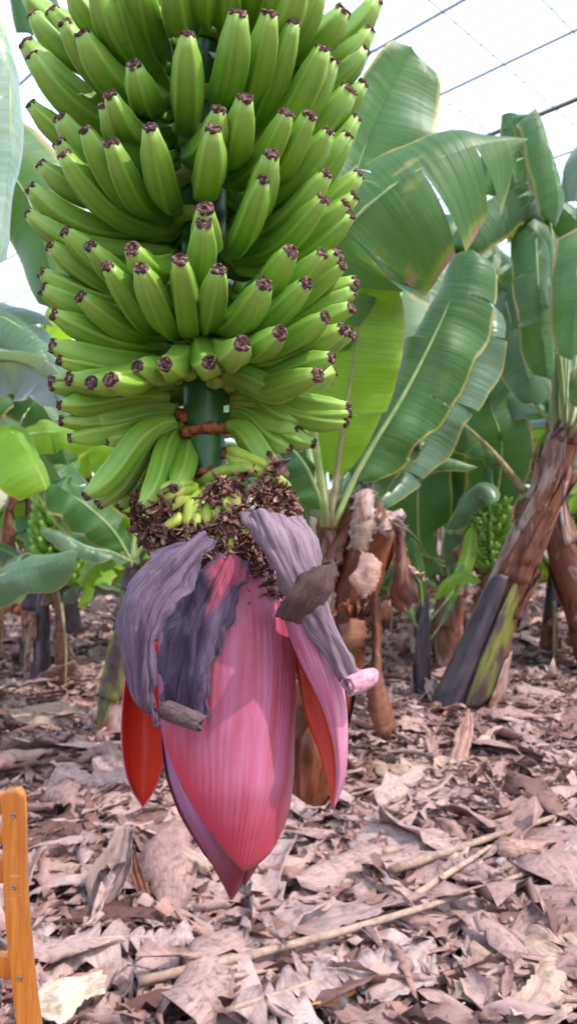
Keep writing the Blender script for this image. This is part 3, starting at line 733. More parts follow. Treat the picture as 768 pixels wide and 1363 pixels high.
# left lifted bract: its red inside faces us
o = custom('bract', [
    [(176, 850, .852), (186, 850, .880), (200, 852, .892), (216, 854, .890), (232, 858, .88)],
    [(166, 905, .838), (176, 905, .870), (192, 908, .884), (210, 912, .880), (226, 916, .865)],
    [(161, 965, .828), (172, 965, .862), (190, 968, .876), (208, 972, .872), (223, 976, .855)],
    [(164, 1015, .832), (174, 1016, .856), (190, 1018, .868), (205, 1020, .865), (217, 1022, .855)],
    [(174, 1050, .842), (179, 1051, .856), (189, 1053, .865), (199, 1053, .862), (207, 1051, .853)],
    [(189, 1074, .852), (190, 1075, .853), (191, 1075.5, .854), (192, 1075, .853), (193, 1074, .852)]],
    [M['bract_mauve'], M['bract_in'], M['bract_mauve']], 40, 28, 0.0014, bud, 5)
o['label'] = 'bract folded out on the left, its bright red inside showing'
# right lifted bract, a trough open towards the bud
o = custom('bract', [
    [(372, 800, .795), (395, 795, .780), (425, 790, .800), (405, 792, .850), (375, 800, .865)],
    [(384, 845, .780), (412, 845, .765), (440, 842, .800), (415, 845, .850), (383, 850, .860)],
    [(401, 885, .772), (428, 885, .762), (452, 884, .800), (425, 890, .845), (395, 895, .850)],
    [(428, 940, .770), (445, 940, .765), (461, 940, .800), (435, 945, .838), (405, 948, .842)],
    [(443, 990, .776), (452, 990, .775), (463, 990, .802), (445, 994, .828), (424, 1000, .832)],
    [(447, 1035, .790), (452, 1036, .790), (459, 1038, .803), (448, 1040, .818), (436, 1042, .820)],
    [(443, 1075, .803), (444, 1076, .803), (445, 1077, .804), (443, 1076, .805), (441, 1075, .805)]],
    [M['bract_mauve'], M['bract_in'], M['bract_mauve']], 44, 30, -0.0014, bud, 6)
o['label'] = 'bract lifted away on the right with a red inner edge'
# dried bracts
o = custom('dried_bract', [
    [(260, 710, .770), (268, 712, .760), (275, 716, .758), (282, 722, .764)],
    [(206, 738, .758), (228, 740, .738), (246, 746, .732), (262, 760, .738)],
    [(168, 785, .754), (188, 784, .726), (212, 790, .718), (236, 806, .724)],
    [(162, 830, .754), (178, 832, .722), (198, 836, .712), (215, 846, .716)],
    [(169, 885, .758), (180, 888, .724), (194, 892, .712), (206, 898, .716)],
    [(182, 925, .762), (190, 929, .736), (199, 934, .724), (206, 939, .726)],
    [(196, 946, .764), (203, 953, .750), (209, 960, .740), (218, 970, .742)]],
    [M['dry1'], M['dry1'], M['dry1']], 90, 60, 0.0012, bud, 11, amp=0.0030, freq=95, fine=0.0007, ragged=0.9)
o['label'] = 'withered grey violet bract hanging furthest left'
def scroll(owner, a, b_, r, mat, turns=1.7, seed=0, n=26, m=40):
    """rolled-up end of a bract: a spiral tube from a to b"""
    rng = np.random.RandomState(seed); A, B = P(*a), P(*b_); ax = nrm(B - A); e1 = nrm(np.cross(ax, (0, 0, 1))); e2 = np.cross(ax, e1)
    Pt = np.zeros((n, m, 3))
    for j in range(n):
        q = j / (n - 1); c = A + (B - A) * q
        for i in range(m):
            ph = -2 * math.pi * turns * i / (m - 1) + 2.2; rr = r * (1 - 0.42 * i / (m - 1)) * (0.9 + 0.2 * math.sin(3.1 * q + .3))
            Pt[j, i] = c + (e1 * math.cos(ph) + e2 * math.sin(ph)) * rr + ax * (0.003 * math.sin(i * .45 + seed) if j in (0, n - 1) else 0)
    Pt += (vnoise(Pt.reshape(-1, 3) * 160, seed) * 0.0005).reshape(n, m)[..., None]
    A_, Fc, U, mi = sheet(Pt, 0.0012)
    V = A_ - worg(owner)
    # a separate rolled piece of the same bract: kept in the bract's own mesh by a second material slot
    me = owner.data; old = np.empty(len(me.vertices) * 3); me.vertices.foreach_get('co', old); old = old.reshape(-1, 3)
    of = [tuple(p.vertices) for p in me.polygons]; om = [p.material_index for p in me.polygons]
    uvo = np.zeros((len(old), 2)); lay = me.uv_layers[0].data
    for l in me.loops: uvo[l.vertex_index] = lay[l.index].uv
    mats = list(me.materials) + [mat]; k = len(mats) - 1
    owner.data = make_mesh(me.name, np.concatenate([old, V]), of + [tuple(x + len(old) for x in f) for f in Fc], np.concatenate([uvo, U]), mats, om + [k] * len(Fc))
o = custom('dried_bract', [
    [(274, 742, .790), (292, 737, .770), (309, 738, .764), (331, 752, .772)],
    [(246, 772, .800), (274, 768, .762), (300, 771, .752), (328, 780, .760)],
    [(227, 815, .800), (255, 815, .760), (282, 820, .746), (308, 830, .756)],
    [(213, 860, .798), (242, 862, .758), (267, 866, .744), (289, 872, .753)],
    [(208, 905, .796), (235, 906, .758), (259, 909, .744), (279, 915, .751)],
    [(211, 938, .786), (233, 940, .757), (254, 946, .746), (272, 954, .751)]],
    [M['dry2'], M['dry2'], M['dry1']], 84, 60, 0.0012, bud, 12, amp=0.0026, freq=95, fine=0.0006, ragged=0.6)
scroll(o, (218, 942, .750), (269, 962, .742), 0.0092, M['dry5'], seed=2)
o['label'] = 'withered slate violet bract with its lower end rolled up'
o = custom('dried_bract', [
    [(318, 682, .772), (345, 680, .758), (375, 682, .762), (404, 694, .785)],
    [(330, 705, .757), (358, 706, .738), (394, 712, .745), (424, 730, .775)],
    [(352, 742, .752), (378, 746, .732), (406, 752, .742), (428, 766, .772)],
    [(374, 780, .752), (396, 784, .738), (418, 788, .748), (434, 796, .770)],
    [(398, 815, .758), (416, 818, .745), (432, 822, .752), (445, 828, .772)],
    [(424, 855, .765), (438, 858, .752), (450, 860, .758), (460, 864, .774)],
    [(446, 890, .770), (456, 892, .760), (466, 892, .764), (474, 892, .776)],
    [(456, 906, .772), (466, 906, .764), (478, 902, .767), (492, 896, .778)]],
    [M['dry3'], M['dry3'], M['dry3']], 96, 54, 0.0012, bud, 13, amp=0.0022, freq=95, fine=0.0005, ragged=0.6)
scroll(o, (463, 914, .756), (496, 899, .772), 0.0098, M['roll'], seed=3)
o['label'] = 'withered mauve bract sweeping right and ending in a pink scroll'
# strip still pink at the tail of the right bract, and the brown curled scrap
o = custom('dried_bract', [
    [(442, 752, .752), (438, 752, .738), (426, 752, .732), (414, 755, .738)],
    [(444, 772, .748), (434, 768, .728), (416, 764, .722), (398, 768, .735)],
    [(440, 792, .748), (424, 786, .722), (402, 782, .718), (382, 790, .735)],
    [(424, 812, .750), (408, 806, .724), (388, 802, .720), (370, 808, .736)],
    [(396, 830, .750), (388, 828, .735), (376, 824, .732), (364, 820, .740)]],
    [M['dry4'], M['dry4'], M['dry4']], 44, 36, 0.0015, bud, 14, amp=0.0008, freq=150, ragged=0.4, margin=0.3)
o['label'] = 'small brown leathery curled bract scrap'

# ------------------------------------------------------------------ banana plants: leaf and stem builders
def leaf(parent, pts, W, hint, mat='leaf', fold=0.25, droop=0.25, tears=(2, 2), seed=0, t0=0.0, midr=0.012, nl=44, nc=7, wave=0.02, mid='midrib', world=False, gap=0.5, prof=(0.45, 0.38), lr=(1, 1), name='leaf', sweep=0.16):
    rng = np.random.RandomState(seed)
    C = np.array(pts, float) if world else PP(pts)
    ts_f = np.linspace(0, 1, 160); CC = cr(C, ts_f)
    seg = np.concatenate([[0], np.cumsum(np.linalg.norm(np.diff(CC, axis=0), axis=1))]); tot = seg[-1]
    arc = lambda t: np.stack([np.interp(np.asarray(t) * tot, seg, CC[:, k]) for k in range(3)], -1)
    Td = nrm(np.gradient(CC, axis=0)); tan = lambda t: nrm(np.stack([np.interp(np.asarray(t) * tot, seg, Td[:, k]) for k in range(3)], -1))
    hint = nrm(hint)
    parts = []
    pmax = (prof[0] / (prof[0] + prof[1])) ** prof[0] * (prof[1] / (prof[0] + prof[1])) ** prof[1]
    ph = rng.uniform(0, 6.28, 4)
    for si, side in enumerate((-1, 1)):
        cuts = sorted(rng.uniform(t0 + 0.08 * (1 - t0), 0.94, tears[si])); cuts = [t0] + cuts + [1.0]
        for ta, tb in zip(cuts[:-1], cuts[1:]):
            n = max(3, int(nl * (tb - ta)) + 1); tc = (ta + tb) / 2
            extra = rng.uniform(-0.08, 0.35) if tears[si] else 0.0; gp = rng.uniform(0.1, 1) * gap * 0.03 if tears[si] else 0
            tt = np.linspace(ta, tb, n)
            shorten = 1 - (rng.uniform(0, 0.10) if tears[si] else 0)
            x = np.clip((tt - t0) / (1 - t0), 0, 1); w = (W * lr[si] * x ** prof[0] * (1 - x) ** prof[1] / pmax * shorten)[:, None]
            a = np.linspace(0, 1, nc)[None, :]
            te = np.clip(tt[:, None] + ((tc - tt) / max(tb - ta, 1e-3))[:, None] * gp * 2 * a ** 1.5, 0, 1)
            c = arc(te); T = tan(te); N = nrm(hint - (T @ hint)[..., None] * T); S = np.cross(T, N) * side
            ang = fold + (droop + extra) * a
            wv = wave * a * (np.sin(te * 23 + ph[0] + side) + 0.6 * np.sin(te * 41 + ph[1]) + 0.16 * np.sin(te * 97 + ph[2])) * np.minimum(1, w / 0.1)
            aw = a * w
            rows = c + S * (aw * np.cos(ang))[..., None] + N * (wv - aw * np.sin(ang))[..., None] + T * (aw * sweep)[..., None]
            uvs = np.stack([np.broadcast_to(0.5 + 0.5 * side * a, te.shape), te], -1)
            if side == 1: rows = rows[:, ::-1]; uvs = uvs[:, ::-1]
            A, Fc, U, mi = sheet(rows, 0, uvs); parts.append((A, Fc, U))
    V, Fc, U = merge(parts)
    # face the front side along the hint
    p0 = Fc[len(Fc) // 4]; nn = np.cross(V[p0[1]] - V[p0[0]], V[p0[2]] - V[p0[0]])
    if np.dot(nn, hint) < 0: Fc = [tuple(reversed(f)) for f in Fc]
    lo = mk(name, V, Fc, M[mat], parent, U)
    Tm = arc(np.linspace(0, 0.985, 14)); Nm = np.array([nrm(hint - np.dot(hint, tan(t)) * tan(t)) for t in np.linspace(0, 0.985, 14)])
    v, f, u = tube(Tm - Nm * midr * 0.35, [midr * 1.3, midr, midr * 0.75, midr * 0.45, midr * 0.15], 18, 7)
    mk('midrib', v, f, M[mid], lo, u)
    return lo

def trunk(parent, pts, radii, seed, mat='trunk', world=False, sheaths=7, shmat=('sheath', 'trunk'), flare=0.02, name='pseudostem', range_=(0.02, 0.92)):
    rng = np.random.RandomState(seed)
    C = np.array(pts, float) if world else PP(pts)
    v, f, u = tube(C, radii, 26, 18, lump=0.035, rng=rng)
    st = mk(name, v, f, M[mat], parent, u)
    ts = np.linspace(0, 1, 80); CC = cr(C, ts); RR = cr(np.asarray(radii, float).reshape(-1, 1), ts)[:, 0]; Td = nrm(np.gradient(CC, axis=0))
    for k in range(sheaths):
        ta = range_[0] + (range_[1] - range_[0]) * (k + rng.uniform(-.5, .5)) / max(1, sheaths); tb = min(0.99, ta + rng.uniform(0.10, 0.34)); ta = max(0, ta)
        a0 = rng.uniform(0, 6.28); half = rng.uniform(0.55, 1.3); peel = rng.uniform(0.0, 1.0) ** 2 * flare
        off = 0.004 + 0.0022 * (k % 4) + rng.uniform(0, .002); nv, nu = 14, 11; rows = np.zeros((nv, nu, 3)); uvs = np.zeros((nv, nu, 2))
        for j in range(nv):
            q = j / (nv - 1); t = ta + (tb - ta) * q; i0 = min(79, int(t * 79)); c = CC[i0] * (1 - (t * 79 - i0)) + CC[min(79, i0 + 1)] * (t * 79 - i0); r = RR[i0]; T = Td[i0]
            A = nrm(np.array((1, 0, 0)) - T[0] * T); B = np.cross(T, A)
            wq = half * (1 - 0.55 * q ** 1.5)
            for i in range(nu):
                e = 2 * i / (nu - 1) - 1; an = a0 + e * wq + 0.25 * q
                rr = r * 1.03 + off + peel * q ** 2.5 + 0.004 * abs(e) ** 3 + rng.normal(0, 0.0012)
                tj = c + T * rng.normal(0, 0.004) * (1 if j in (0, nv - 1) else 0.2)
                if j >= nv - 2: tj = tj + T * rng.uniform(-.06, .03)
                rows[j, i] = tj + (math.cos(an) * A + math.sin(an) * B) * rr; uvs[j, i] = (an / 6.28, t * 1.5)
        A_, Fc, U, mi = sheet(rows, 0.0015, uvs)
        mk('dry_sheath', A_, Fc, M[shmat[rng.randint(len(shmat))]], st, U)
    return st

def small_bunch(parent, top, length, seed, r=0.15):
    """bunch of fruit on a background plant"""
    rng = np.random.RandomState(seed); top = np.asarray(top, float)
    v, f, u = tube([top + (0, 0.02, 0.35), top + (0, 0, 0.1), top, top - (0, 0, length * 1.35)], [0.025, 0.025, 0.024, 0.016], 12, 8)
    b = mk('fruit_bunch', v, f, M['stalk'], parent, u)
    n = int(length / 0.055)
    for j in range(n):
        z = top[2] - length * j / n; q = 1 - 0.25 * abs(j / n - .4)
        for k in range(11):
            a = 2 * math.pi * (k + 0.5 * (j % 2)) / 11 + rng.normal(0, .08)
            out = np.array((math.cos(a), math.sin(a), 0)); s = q * rng.uniform(.9, 1.08)
            o = bpy.data.objects.new('banana', BGF[rng.randint(len(BGF))]); COL.objects.link(o); o.parent = b
            pos = np.array((top[0], top[1], z)) + out * 0.035 - worg(parent)
            o.location = pos; o.rotation_euler = (0, 0, a); o.scale = (s * r / .15,) * 3
    return b
def bg_finger(seed):
    rng = np.random.RandomState(seed); e = rng.uniform(0.4, 0.8)
    pts = [(0, 0, 0), (0.06, 0, -0.008), (0.105, 0, 0.02), (0.105 + 0.035 * math.cos(e), 0, 0.02 + 0.05 * math.sin(e) + .01)]
    v, f, u = tube(pts, [0.008, 0.018, 0.019, 0.009], 7, 6)
    return make_mesh('banana', v, f, u, [M['banana']])
BGF = [bg_finger(s) for s in range(4)]

def auto_leaves(parent, top, n, L, seed, mats=('leaf', 'leaf', 'leaf_grey', 'leaf_worn'), a_off=0.0, W=0.26, dry=3, up=(0.5, 1.25), skip=None, nl=26):
    rng = np.random.RandomState(seed); top = np.asarray(top, float)
    for k in range(n):
        a = a_off + k * 2.4 + rng.normal(0, .2); e = rng.uniform(*up); l = L * rng.uniform(.75, 1.1)
        if skip and skip(a): continue
        out = np.array((math.cos(a), math.sin(a), 0)); upv = np.array((0, 0, 1))
        p, d = top.copy(), nrm(out * math.cos(e) + upv * math.sin(e)); pts = [p.copy()]
        bend = rng.uniform(0.9, 1.9)
        for i in range(5):
            e2 = e - bend * (i / 4) ** 1.3
            p = p + (out * math.cos(e2) + upv * math.sin(e2)) * l / 5; pts.append(p.copy())
        tw = rng.normal(0, 0.5); hint = upv * 1.0 + np.cross(out, upv) * tw - out * 0.15
        leaf(parent, pts, W * rng.uniform(.8, 1.15), hint, mats[rng.randint(len(mats))], fold=rng.uniform(.05, .5), droop=rng.uniform(.1, .5), tears=(rng.randint(0, 6), rng.randint(0, 6)), seed=seed * 31 + k, t0=0.14, midr=0.016, nl=nl, nc=5, world=True)
    for k in range(dry):
        a = rng.uniform(0, 6.28); out = np.array((math.cos(a), math.sin(a), 0)); l = rng.uniform(.6, 1.1)
        p0 = top + np.array((0, 0, -rng.uniform(0.0, .35))); pts = [p0, p0 + out * .16 + (0, 0, .03), p0 + out * .26 - (0, 0, l * .35), p0 + out * .24 - (0, 0, l * .7), p0 + out * rng.uniform(.12, .26) - (0, 0, l)]
        leaf(parent, pts, rng.uniform(.06, .14), out, 'litter' if rng.rand() < .6 else 'litter_brown', fold=.7, droop=.9, tears=(3, 3), seed=seed * 17 + k, t0=.15, midr=.012, nl=22, nc=4, world=True, mid='midrib_brown', name='dead_leaf', wave=0.03)

# ---- plant whose big leaves stand right behind the bunch
def plant_behind():
    b = P(424, 1029, 3.5); pl = thing('banana_plant', b, 'banana plant right behind the bunch with big glossy leaves and yellow leaf edges', 'banana plant')
    d = 3.0
    trunk(pl, [(424, 1029, 3.5), (428, 930, 3.42), (434, 820, 3.25), (440, 700, 2.95), (441, 660, 2.86)], [0.10, 0.085, 0.075, 0.055, 0.035], 41, 'trunk_olive', sheaths=5)
    c = (440, 690, 2.82)
    # leaf in the backlit yellow-green tone, straight midrib
    leaf(pl, [(438, 700, 2.80), (452, 600, 2.72), (468, 500, 2.64), (482, 420, 2.6), (492, 360, 2.58)], 0.185, (-0.10, -0.9, 0.25), 'leaf_sun', fold=0.12, droop=0.25, tears=(0, 1), seed=51, t0=0.20, midr=0.010, lr=(1.15, 1.0), prof=(0.5, 0.35), mid='midrib_brown', wave=0.012, sweep=0.1)
    # broad dark leaf leaning right
    leaf(pl, [(442, 700, 2.84), (480, 620, 2.86), (540, 520, 2.90), (590, 420, 2.95), (626, 330, 3.0)], 0.22, (-0.45, -0.80, 0.10), 'leaf', fold=0.05, droop=0.45, tears=(3, 3), seed=52, t0=0.14, midr=0.011, lr=(0.95, 1.0), prof=(0.42, 0.28))
    # pale leaf just right of it, further back
    leaf(pl, [(446, 700, 2.9), (520, 640, 3.2), (590, 540, 3.3), (636, 460, 3.35), (652, 400, 3.4)], 0.15, (-0.35, -0.75, 0.5), 'leaf_grey', fold=0.2, droop=0.4, tears=(2, 3), seed=53, t0=0.18, midr=0.010, prof=(0.4, 0.3))
    # the large worn leaf crossing the upper right
    leaf(pl, [(436, 700, 2.80), (414, 520, 2.62), (428, 360, 2.50), (472, 290, 2.44), (540, 236, 2.42), (620, 197, 2.46), (704, 184, 2.54)], 0.40, (0.10, -0.95, 0.22), 'leaf_worn', fold=0.06, droop=0.25, tears=(6, 6), seed=64, t0=0.33, midr=0.013, lr=(0.50, 1.0), prof=(0.30, 0.62), gap=1.6, wave=0.015, sweep=0.05)
    # upright leaf at the top, half folded, its back catching the sky
    leaf(pl, [(436, 700, 2.84), (424, 520, 2.75), (440, 360, 2.7), (470, 240, 2.7), (505, 150, 2.72), (548, 62, 2.75)], 0.24, (0.35, -0.85, 0.2), 'leaf', fold=-0.35, droop=0.3, tears=(0, 2), seed=55, t0=0.42, midr=0.012, lr=(0.5, 1.0), prof=(0.4, 0.3))
    leaf(pl, [(432, 700, 2.84), (405, 560, 2.95), (400, 440, 3.05), (420, 330, 3.15), (450, 250, 3.2)], 0.26, (0.3, -0.85, 0.3), 'leaf', fold=0.15, droop=0.3, tears=(0, 1), seed=56, t0=0.2, midr=0.012)
    leaf(pl, [(440, 700, 2.85), (470, 660, 2.95), (510, 600, 3.05), (545, 560, 3.1), (560, 600, 3.1)], 0.15, (0.1, -0.6, 0.75), 'leaf', fold=0.3, droop=0.5, tears=(0, 1), seed=57, t0=0.15, midr=0.010)
    leaf(pl, [(436, 700, 2.82), (425, 660, 2.75), (404, 615, 2.70), (372, 585, 2.72), (350, 610, 2.74)], 0.14, (-0.1, -0.6, 0.75), 'leaf', fold=0.3, droop=0.5, tears=(0, 1), seed=58, t0=0.15, midr=0.010)
    leaf(pl, [(440, 700, 2.95), (470, 560, 3.4), (520, 420, 3.7), (570, 330, 3.9), (615, 285, 4.0)], 0.36, (-0.2, -0.9, 0.25), 'leaf', fold=0.1, droop=0.3, tears=(1, 2), seed=59, t0=0.15, midr=0.012)
plant_behind()

# ---- leaning trunk on the right and its crown
def plant_leaning():
    b = G(612, 948); d = b[1]
    pl = thing('banana_plant', b, 'banana plant with thick leaning trunk, violet and olive green low down, at right', 'banana plant')
    st = trunk(pl, [(608, 962, d), (634, 890, d - .02), (668, 800, d - .08), (704, 710, d - .15), (736, 630, d - .22), (756, 560, d - .3)], [0.190, 0.160, 0.118, 0.098, 0.088, 0.070], 61, 'trunk', sheaths=20, shmat=('sheath', 'trunk', 'trunk_red', 'sheath'), range_=(0.26, 0.98), flare=0.06)
    # smooth violet sheath and the olive strip beside it
    def strip(rows, mat, seed):
        Pt = refine([PP(r) for r in rows], 26, 12); q = Pt.reshape(-1, 3); Pt = Pt + (0.004 * vnoise(q * 25, seed)).reshape(26, 12)[..., None] * np.array((0, -1, 0))
        uu, vv = np.meshgrid(np.linspace(0, .5, 12), np.linspace(0, 1.2, 26)); A, Fc, U, mi = sheet(Pt, 0.006, np.stack([uu, vv], -1)); mk('dry_sheath', A, Fc, M[mat], st, U)
    e = d - 0.215
    strip([[(566, 945, d - .06), (590, 948, e - .02), (622, 948, e - .02)], [(598, 880, d - .08), (618, 880, e - .01), (642, 882, e - .02)], [(632, 810, d - .13), (648, 806, e + .0), (664, 808, e - .0)], [(652, 770, d - .15), (664, 764, e + .01), (676, 768, e + .0)]], 'trunk_violet', 3)
    strip([[(616, 945, e - .05), (634, 942, e - .05), (656, 928, e + .06)], [(638, 882, e - .045), (654, 880, e - .04), (672, 870, e + .05)], [(662, 822, e - .03), (677, 816, e - .02), (692, 804, e + .06)], [(684, 774, e + .0), (693, 768, e + .01), (702, 760, e + .06)]], 'trunk_olive', 4)
    strip([[(640, 965, e + .02), (652, 962, e + .06), (668, 950, d - .02)], [(654, 930, e + .02), (664, 925, e + .07), (676, 905, d - .02)], [(672, 880, e + .05), (678, 874, e + .08), (682, 865, d - .02)]], 'sheath', 5)
    top = (752, 575, d - .28)
    L = lambda *a, **k: leaf(pl, *a, **k)
    # hanging leaves over the crown
    L([(752, 575, 4.3), (742, 420, 4.15), (728, 250, 4.0), (714, 150, 3.95), (728, 190, 3.85), (742, 260, 3.8), (738, 305, 3.8)], 0.13, (0.3, -0.9, 0.1), 'leaf_worn', fold=0.3, droop=0.4, tears=(3, 3), seed=71, t0=0.45, midr=0.012, prof=(0.3, 0.3))
    L([(752, 575, 4.3), (738, 430, 4.25), (718, 300, 4.2), (706, 200, 4.15), (690, 155, 4.1), (684, 200, 4.05)], 0.13, (-0.2, -0.9, 0.3), 'leaf', fold=0.2, droop=0.3, tears=(2, 1), seed=72, t0=0.5, midr=0.012)
    L([(752, 575, 4.3), (748, 430, 4.2), (735, 310, 4.1), (705, 252, 4.0), (655, 262, 3.95), (612, 300, 3.9), (590, 335, 3.9)], 0.24, (-0.25, -0.35, 0.9), 'leaf', fold=0.45, droop=0.6, tears=(2, 2), seed=73, t0=0.35, midr=0.013)
    L([(752, 580, 4.3), (745, 480, 4.1), (722, 330, 4.0), (714, 310, 3.9), (716, 380, 3.85), (722, 450, 3.85), (730, 505, 3.85)], 0.135, (0.05, -1.0, 0.1), 'leaf', fold=0.15, droop=0.3, tears=(3, 4), seed=74, t0=0.42, midr=0.010, prof=(0.25, 0.3))
    L([(750, 580, 4.35), (700, 520, 4.4), (672, 430, 4.4), (668, 385, 4.35), (680, 430, 4.25), (698, 490, 4.2), (716, 540, 4.2)], 0.16, (-0.25, -0.95, 0.15), 'leaf_grey', fold=0.1, droop=0.25, tears=(0, 1), seed=75, t0=0.3, midr=0.010, prof=(0.35, 0.3))
    L([(754, 580, 4.3), (775, 470, 3.95), (782, 350, 3.8), (774, 320, 3.7), (766, 380, 3.62), (762, 440, 3.6), (760, 480, 3.6)], 0.13, (-0.3, -0.95, 0.1), 'leaf_worn', fold=0.1, droop=0.3, tears=(1, 0), seed=76, t0=0.4, midr=0.010)
    L([(756, 585, 4.3), (790, 500, 3.9), (800, 450, 3.8), (782, 500, 3.7), (768, 545, 3.7)], 0.12, (-0.3, -0.9, 0.2), 'leaf_worn', fold=0.2, droop=0.4, tears=(1, 1), seed=77, t0=0.3, midr=0.010)
    L([(754, 580, 4.35), (772, 430, 4.5), (790, 260, 4.6), (800, 180, 4.6), (780, 210, 4.5), (762, 270, 4.45)], 0.2, (-0.3, -0.8, 0.4), 'leaf_grey', fold=0.3, droop=0.4, tears=(2, 2), seed=78, t0=0.4, midr=0.012)
    L([(752, 575, 4.4), (735, 400, 4.6), (700, 240, 4.8), (660, 190, 4.9), (640, 260, 4.9)], 0.26, (-0.2, -0.8, 0.5), 'leaf', fold=0.3, droop=0.4, tears=(3, 2), seed=79, t0=0.4, midr=0.012)
    L([(750, 575, 4.6), (700, 450, 5.0), (650, 350, 5.2), (600, 300, 5.3), (560, 300, 5.3)], 0.34, (-0.1, -0.9, 0.35), 'leaf', fold=0.1, droop=0.35, tears=(4, 4), seed=171, t0=0.15, midr=0.014)
    L([(750, 575, 4.6), (690, 520, 4.9), (630, 450, 5.0), (580, 400, 5.0), (550, 390, 5.0)], 0.26, (0.1, -0.9, 0.35), 'leaf_grey', fold=0.1, droop=0.4, tears=(3, 3), seed=172, t0=0.15, midr=0.013)
    L([(752, 575, 4.6), (755, 430, 4.9), (740, 330, 5.0), (705, 270, 5.0), (670, 250, 5.0)], 0.28, (0.1, -0.85, 0.4), 'leaf_worn', fold=0.1, droop=0.4, tears=(5, 5), seed=173, t0=0.2, midr=0.013, gap=1.5)
    L([(756, 575, 4.6), (790, 460, 4.9), (800, 380, 5.0), (770, 300, 5.0), (740, 270, 5.0)], 0.3, (-0.1, -0.85, 0.4), 'leaf', fold=0.1, droop=0.4, tears=(4, 4), seed=174, t0=0.2, midr=0.013, gap=1.5)
    # petioles and flower stalk rising from the crown
    for i, (a, b_, c, dd, e_, f_) in enumerate([(744, 620, 738, 540, 742, 470), (752, 620, 756, 560, 768, 500), (760, 620, 775, 590, 790, 560)]):
        v, f, u = tube(PP([(a, b_, d - .24), (c, dd, d - .3), (e_, f_, d - .34)]), [0.045, 0.032, 0.018], 12, 9); mk('petiole', v, f, M['petiole'], pl, u)
    L([(700, 655, d - .1), (660, 605, d - .1), (622, 568, d - .15), (592, 545, d - .2), (570, 548, d - .25)], 0.16, (0.1, -0.45, 0.9), 'leaf', fold=0.5, droop=0.5, tears=(1, 1), seed=70, t0=0.25, midr=0.020, mid='midrib_brown')
    small_bunch(pl, P(652, 672, d + .35), 0.46, 5, 0.13)
    # dark tie cord down the stem
    v, f, u = tube(PP([(757, 440, d - .5), (752, 560, d - .42), (748, 640, d - .36), (752, 700, d - .3)]), [0.004] * 4, 14, 5); tag(mk('tie_cord', v, f, M['bluecord'], pl, u))
plant_leaning()

def plant_right_edge():
    b = G(800, 900); d = b[1]
    pl = thing('banana_plant', b, 'banana plant with peeling brown trunk at the right edge beside the leaning trunk', 'banana plant')
    trunk(pl, [(800, 905, d), (776, 820, d), (752, 740, d - .03), (730, 660, d - .05), (720, 600, d)], [0.15, 0.135, 0.12, 0.10, 0.08], 64, 'trunk', sheaths=9, flare=.05)
    small_bunch(pl, P(768, 660, d + .5), 0.42, 6, 0.13)
    leaf(pl, [(720, 640, d + .1), (760, 560, d + .3), (800, 560, d + .3), (772, 620, d + .2), (752, 680, d + .1)], 0.16, (-0.2, -0.9, 0.3), 'leaf_sun', fold=.2, droop=.4, tears=(0, 1), seed=81, t0=.3)
    auto_leaves(pl, P(718, 610, d), 5, 1.6, 82, a_off=0.2, dry=2)
plant_right_edge()

# ---- plant between, with the upright leaves seen past the stump
def plant_middle():
    b = G(600, 905); d = 5.7; b = P(596, 700 + CAM_H / d * 1000, d)
    pl = thing('banana_plant', b, 'shorter banana plant with broad upright leaves between the stump and leaning trunk', 'banana plant')
    trunk(pl, [(596, 902, d), (598, 840, d), (604, 770, d), (606, 720, d)], [0.11, 0.10, 0.08, 0.05], 66, 'trunk', sheaths=6)
    leaf(pl, [(604, 760, d), (575, 745, d - .3), (558, 720, d - .5), (556, 650, d - .6), (557, 590, d - .6), (560, 550, d - .6)], 0.255, (0.0, -0.95, 0.2), 'leaf', fold=0.05, droop=0.15, tears=(0, 0), seed=91, t0=0.16, midr=0.013, prof=(0.35, 0.4), wave=.01)
    leaf(pl, [(606, 750, d), (650, 690, d - .5), (668, 600, d - .8), (652, 540, d - .85), (640, 490, d - .85), (636, 455, d - .85)], 0.25, (-0.1, -0.95, 0.25), 'leaf', fold=0.05, droop=0.2, tears=(0, 1), seed=92, t0=0.32, midr=0.016, prof=(0.35, 0.4))
    leaf(pl, [(600, 750, d), (520, 720, 4.6), (500, 660, 4.1), (530, 632, 3.9), (582, 608, 3.8), (636, 622, 3.8)], 0.10, (0.05, -0.45, 0.9), 'leaf_worn', fold=0.35, droop=0.6, tears=(0, 0), seed=93, t0=0.45, midr=0.010)
    leaf(pl, [(598, 780, 5.5), (590, 720, 5.1), (606, 680, 4.9), (632, 648, 4.8), (646, 652, 4.75), (652, 672, 4.7)], 0.12, (-0.6, -0.6, 0.5), 'leaf_grey', fold=0.3, droop=0.5, tears=(0, 0), seed=94, t0=0.2, midr=0.010)
    leaf(pl, [(600, 760, d), (620, 640, d - .2), (612, 560, d - .3), (600, 520, d - .3), (585, 500, d - .3)], 0.24, (0.1, -0.95, 0.25), 'leaf', fold=0.1, droop=0.3, tears=(0, 1), seed=95, t0=0.2, midr=0.013)
    leaf(pl, [(606, 760, d), (650, 640, d + .3), (690, 560, d + .4), (715, 520, d + .4), (740, 540, d + .4)], 0.26, (-0.1, -0.9, 0.4), 'leaf', fold=0.2, droop=0.3, tears=(1, 1), seed=96, t0=0.2, midr=0.013)
    leaf(pl, [(600, 770, d), (640, 720, d + .2), (690, 680, d + .3), (720, 690, d + .3)], 0.2, (0.1, -0.7, 0.6), 'leaf_sun', fold=0.2, droop=0.3, tears=(1, 1), seed=97, t0=0.2, midr=0.010)
    auto_leaves(pl, P(605, 715, d + .3), 5, 1.7, 98, a_off=0.6, dry=2)
plant_middle()

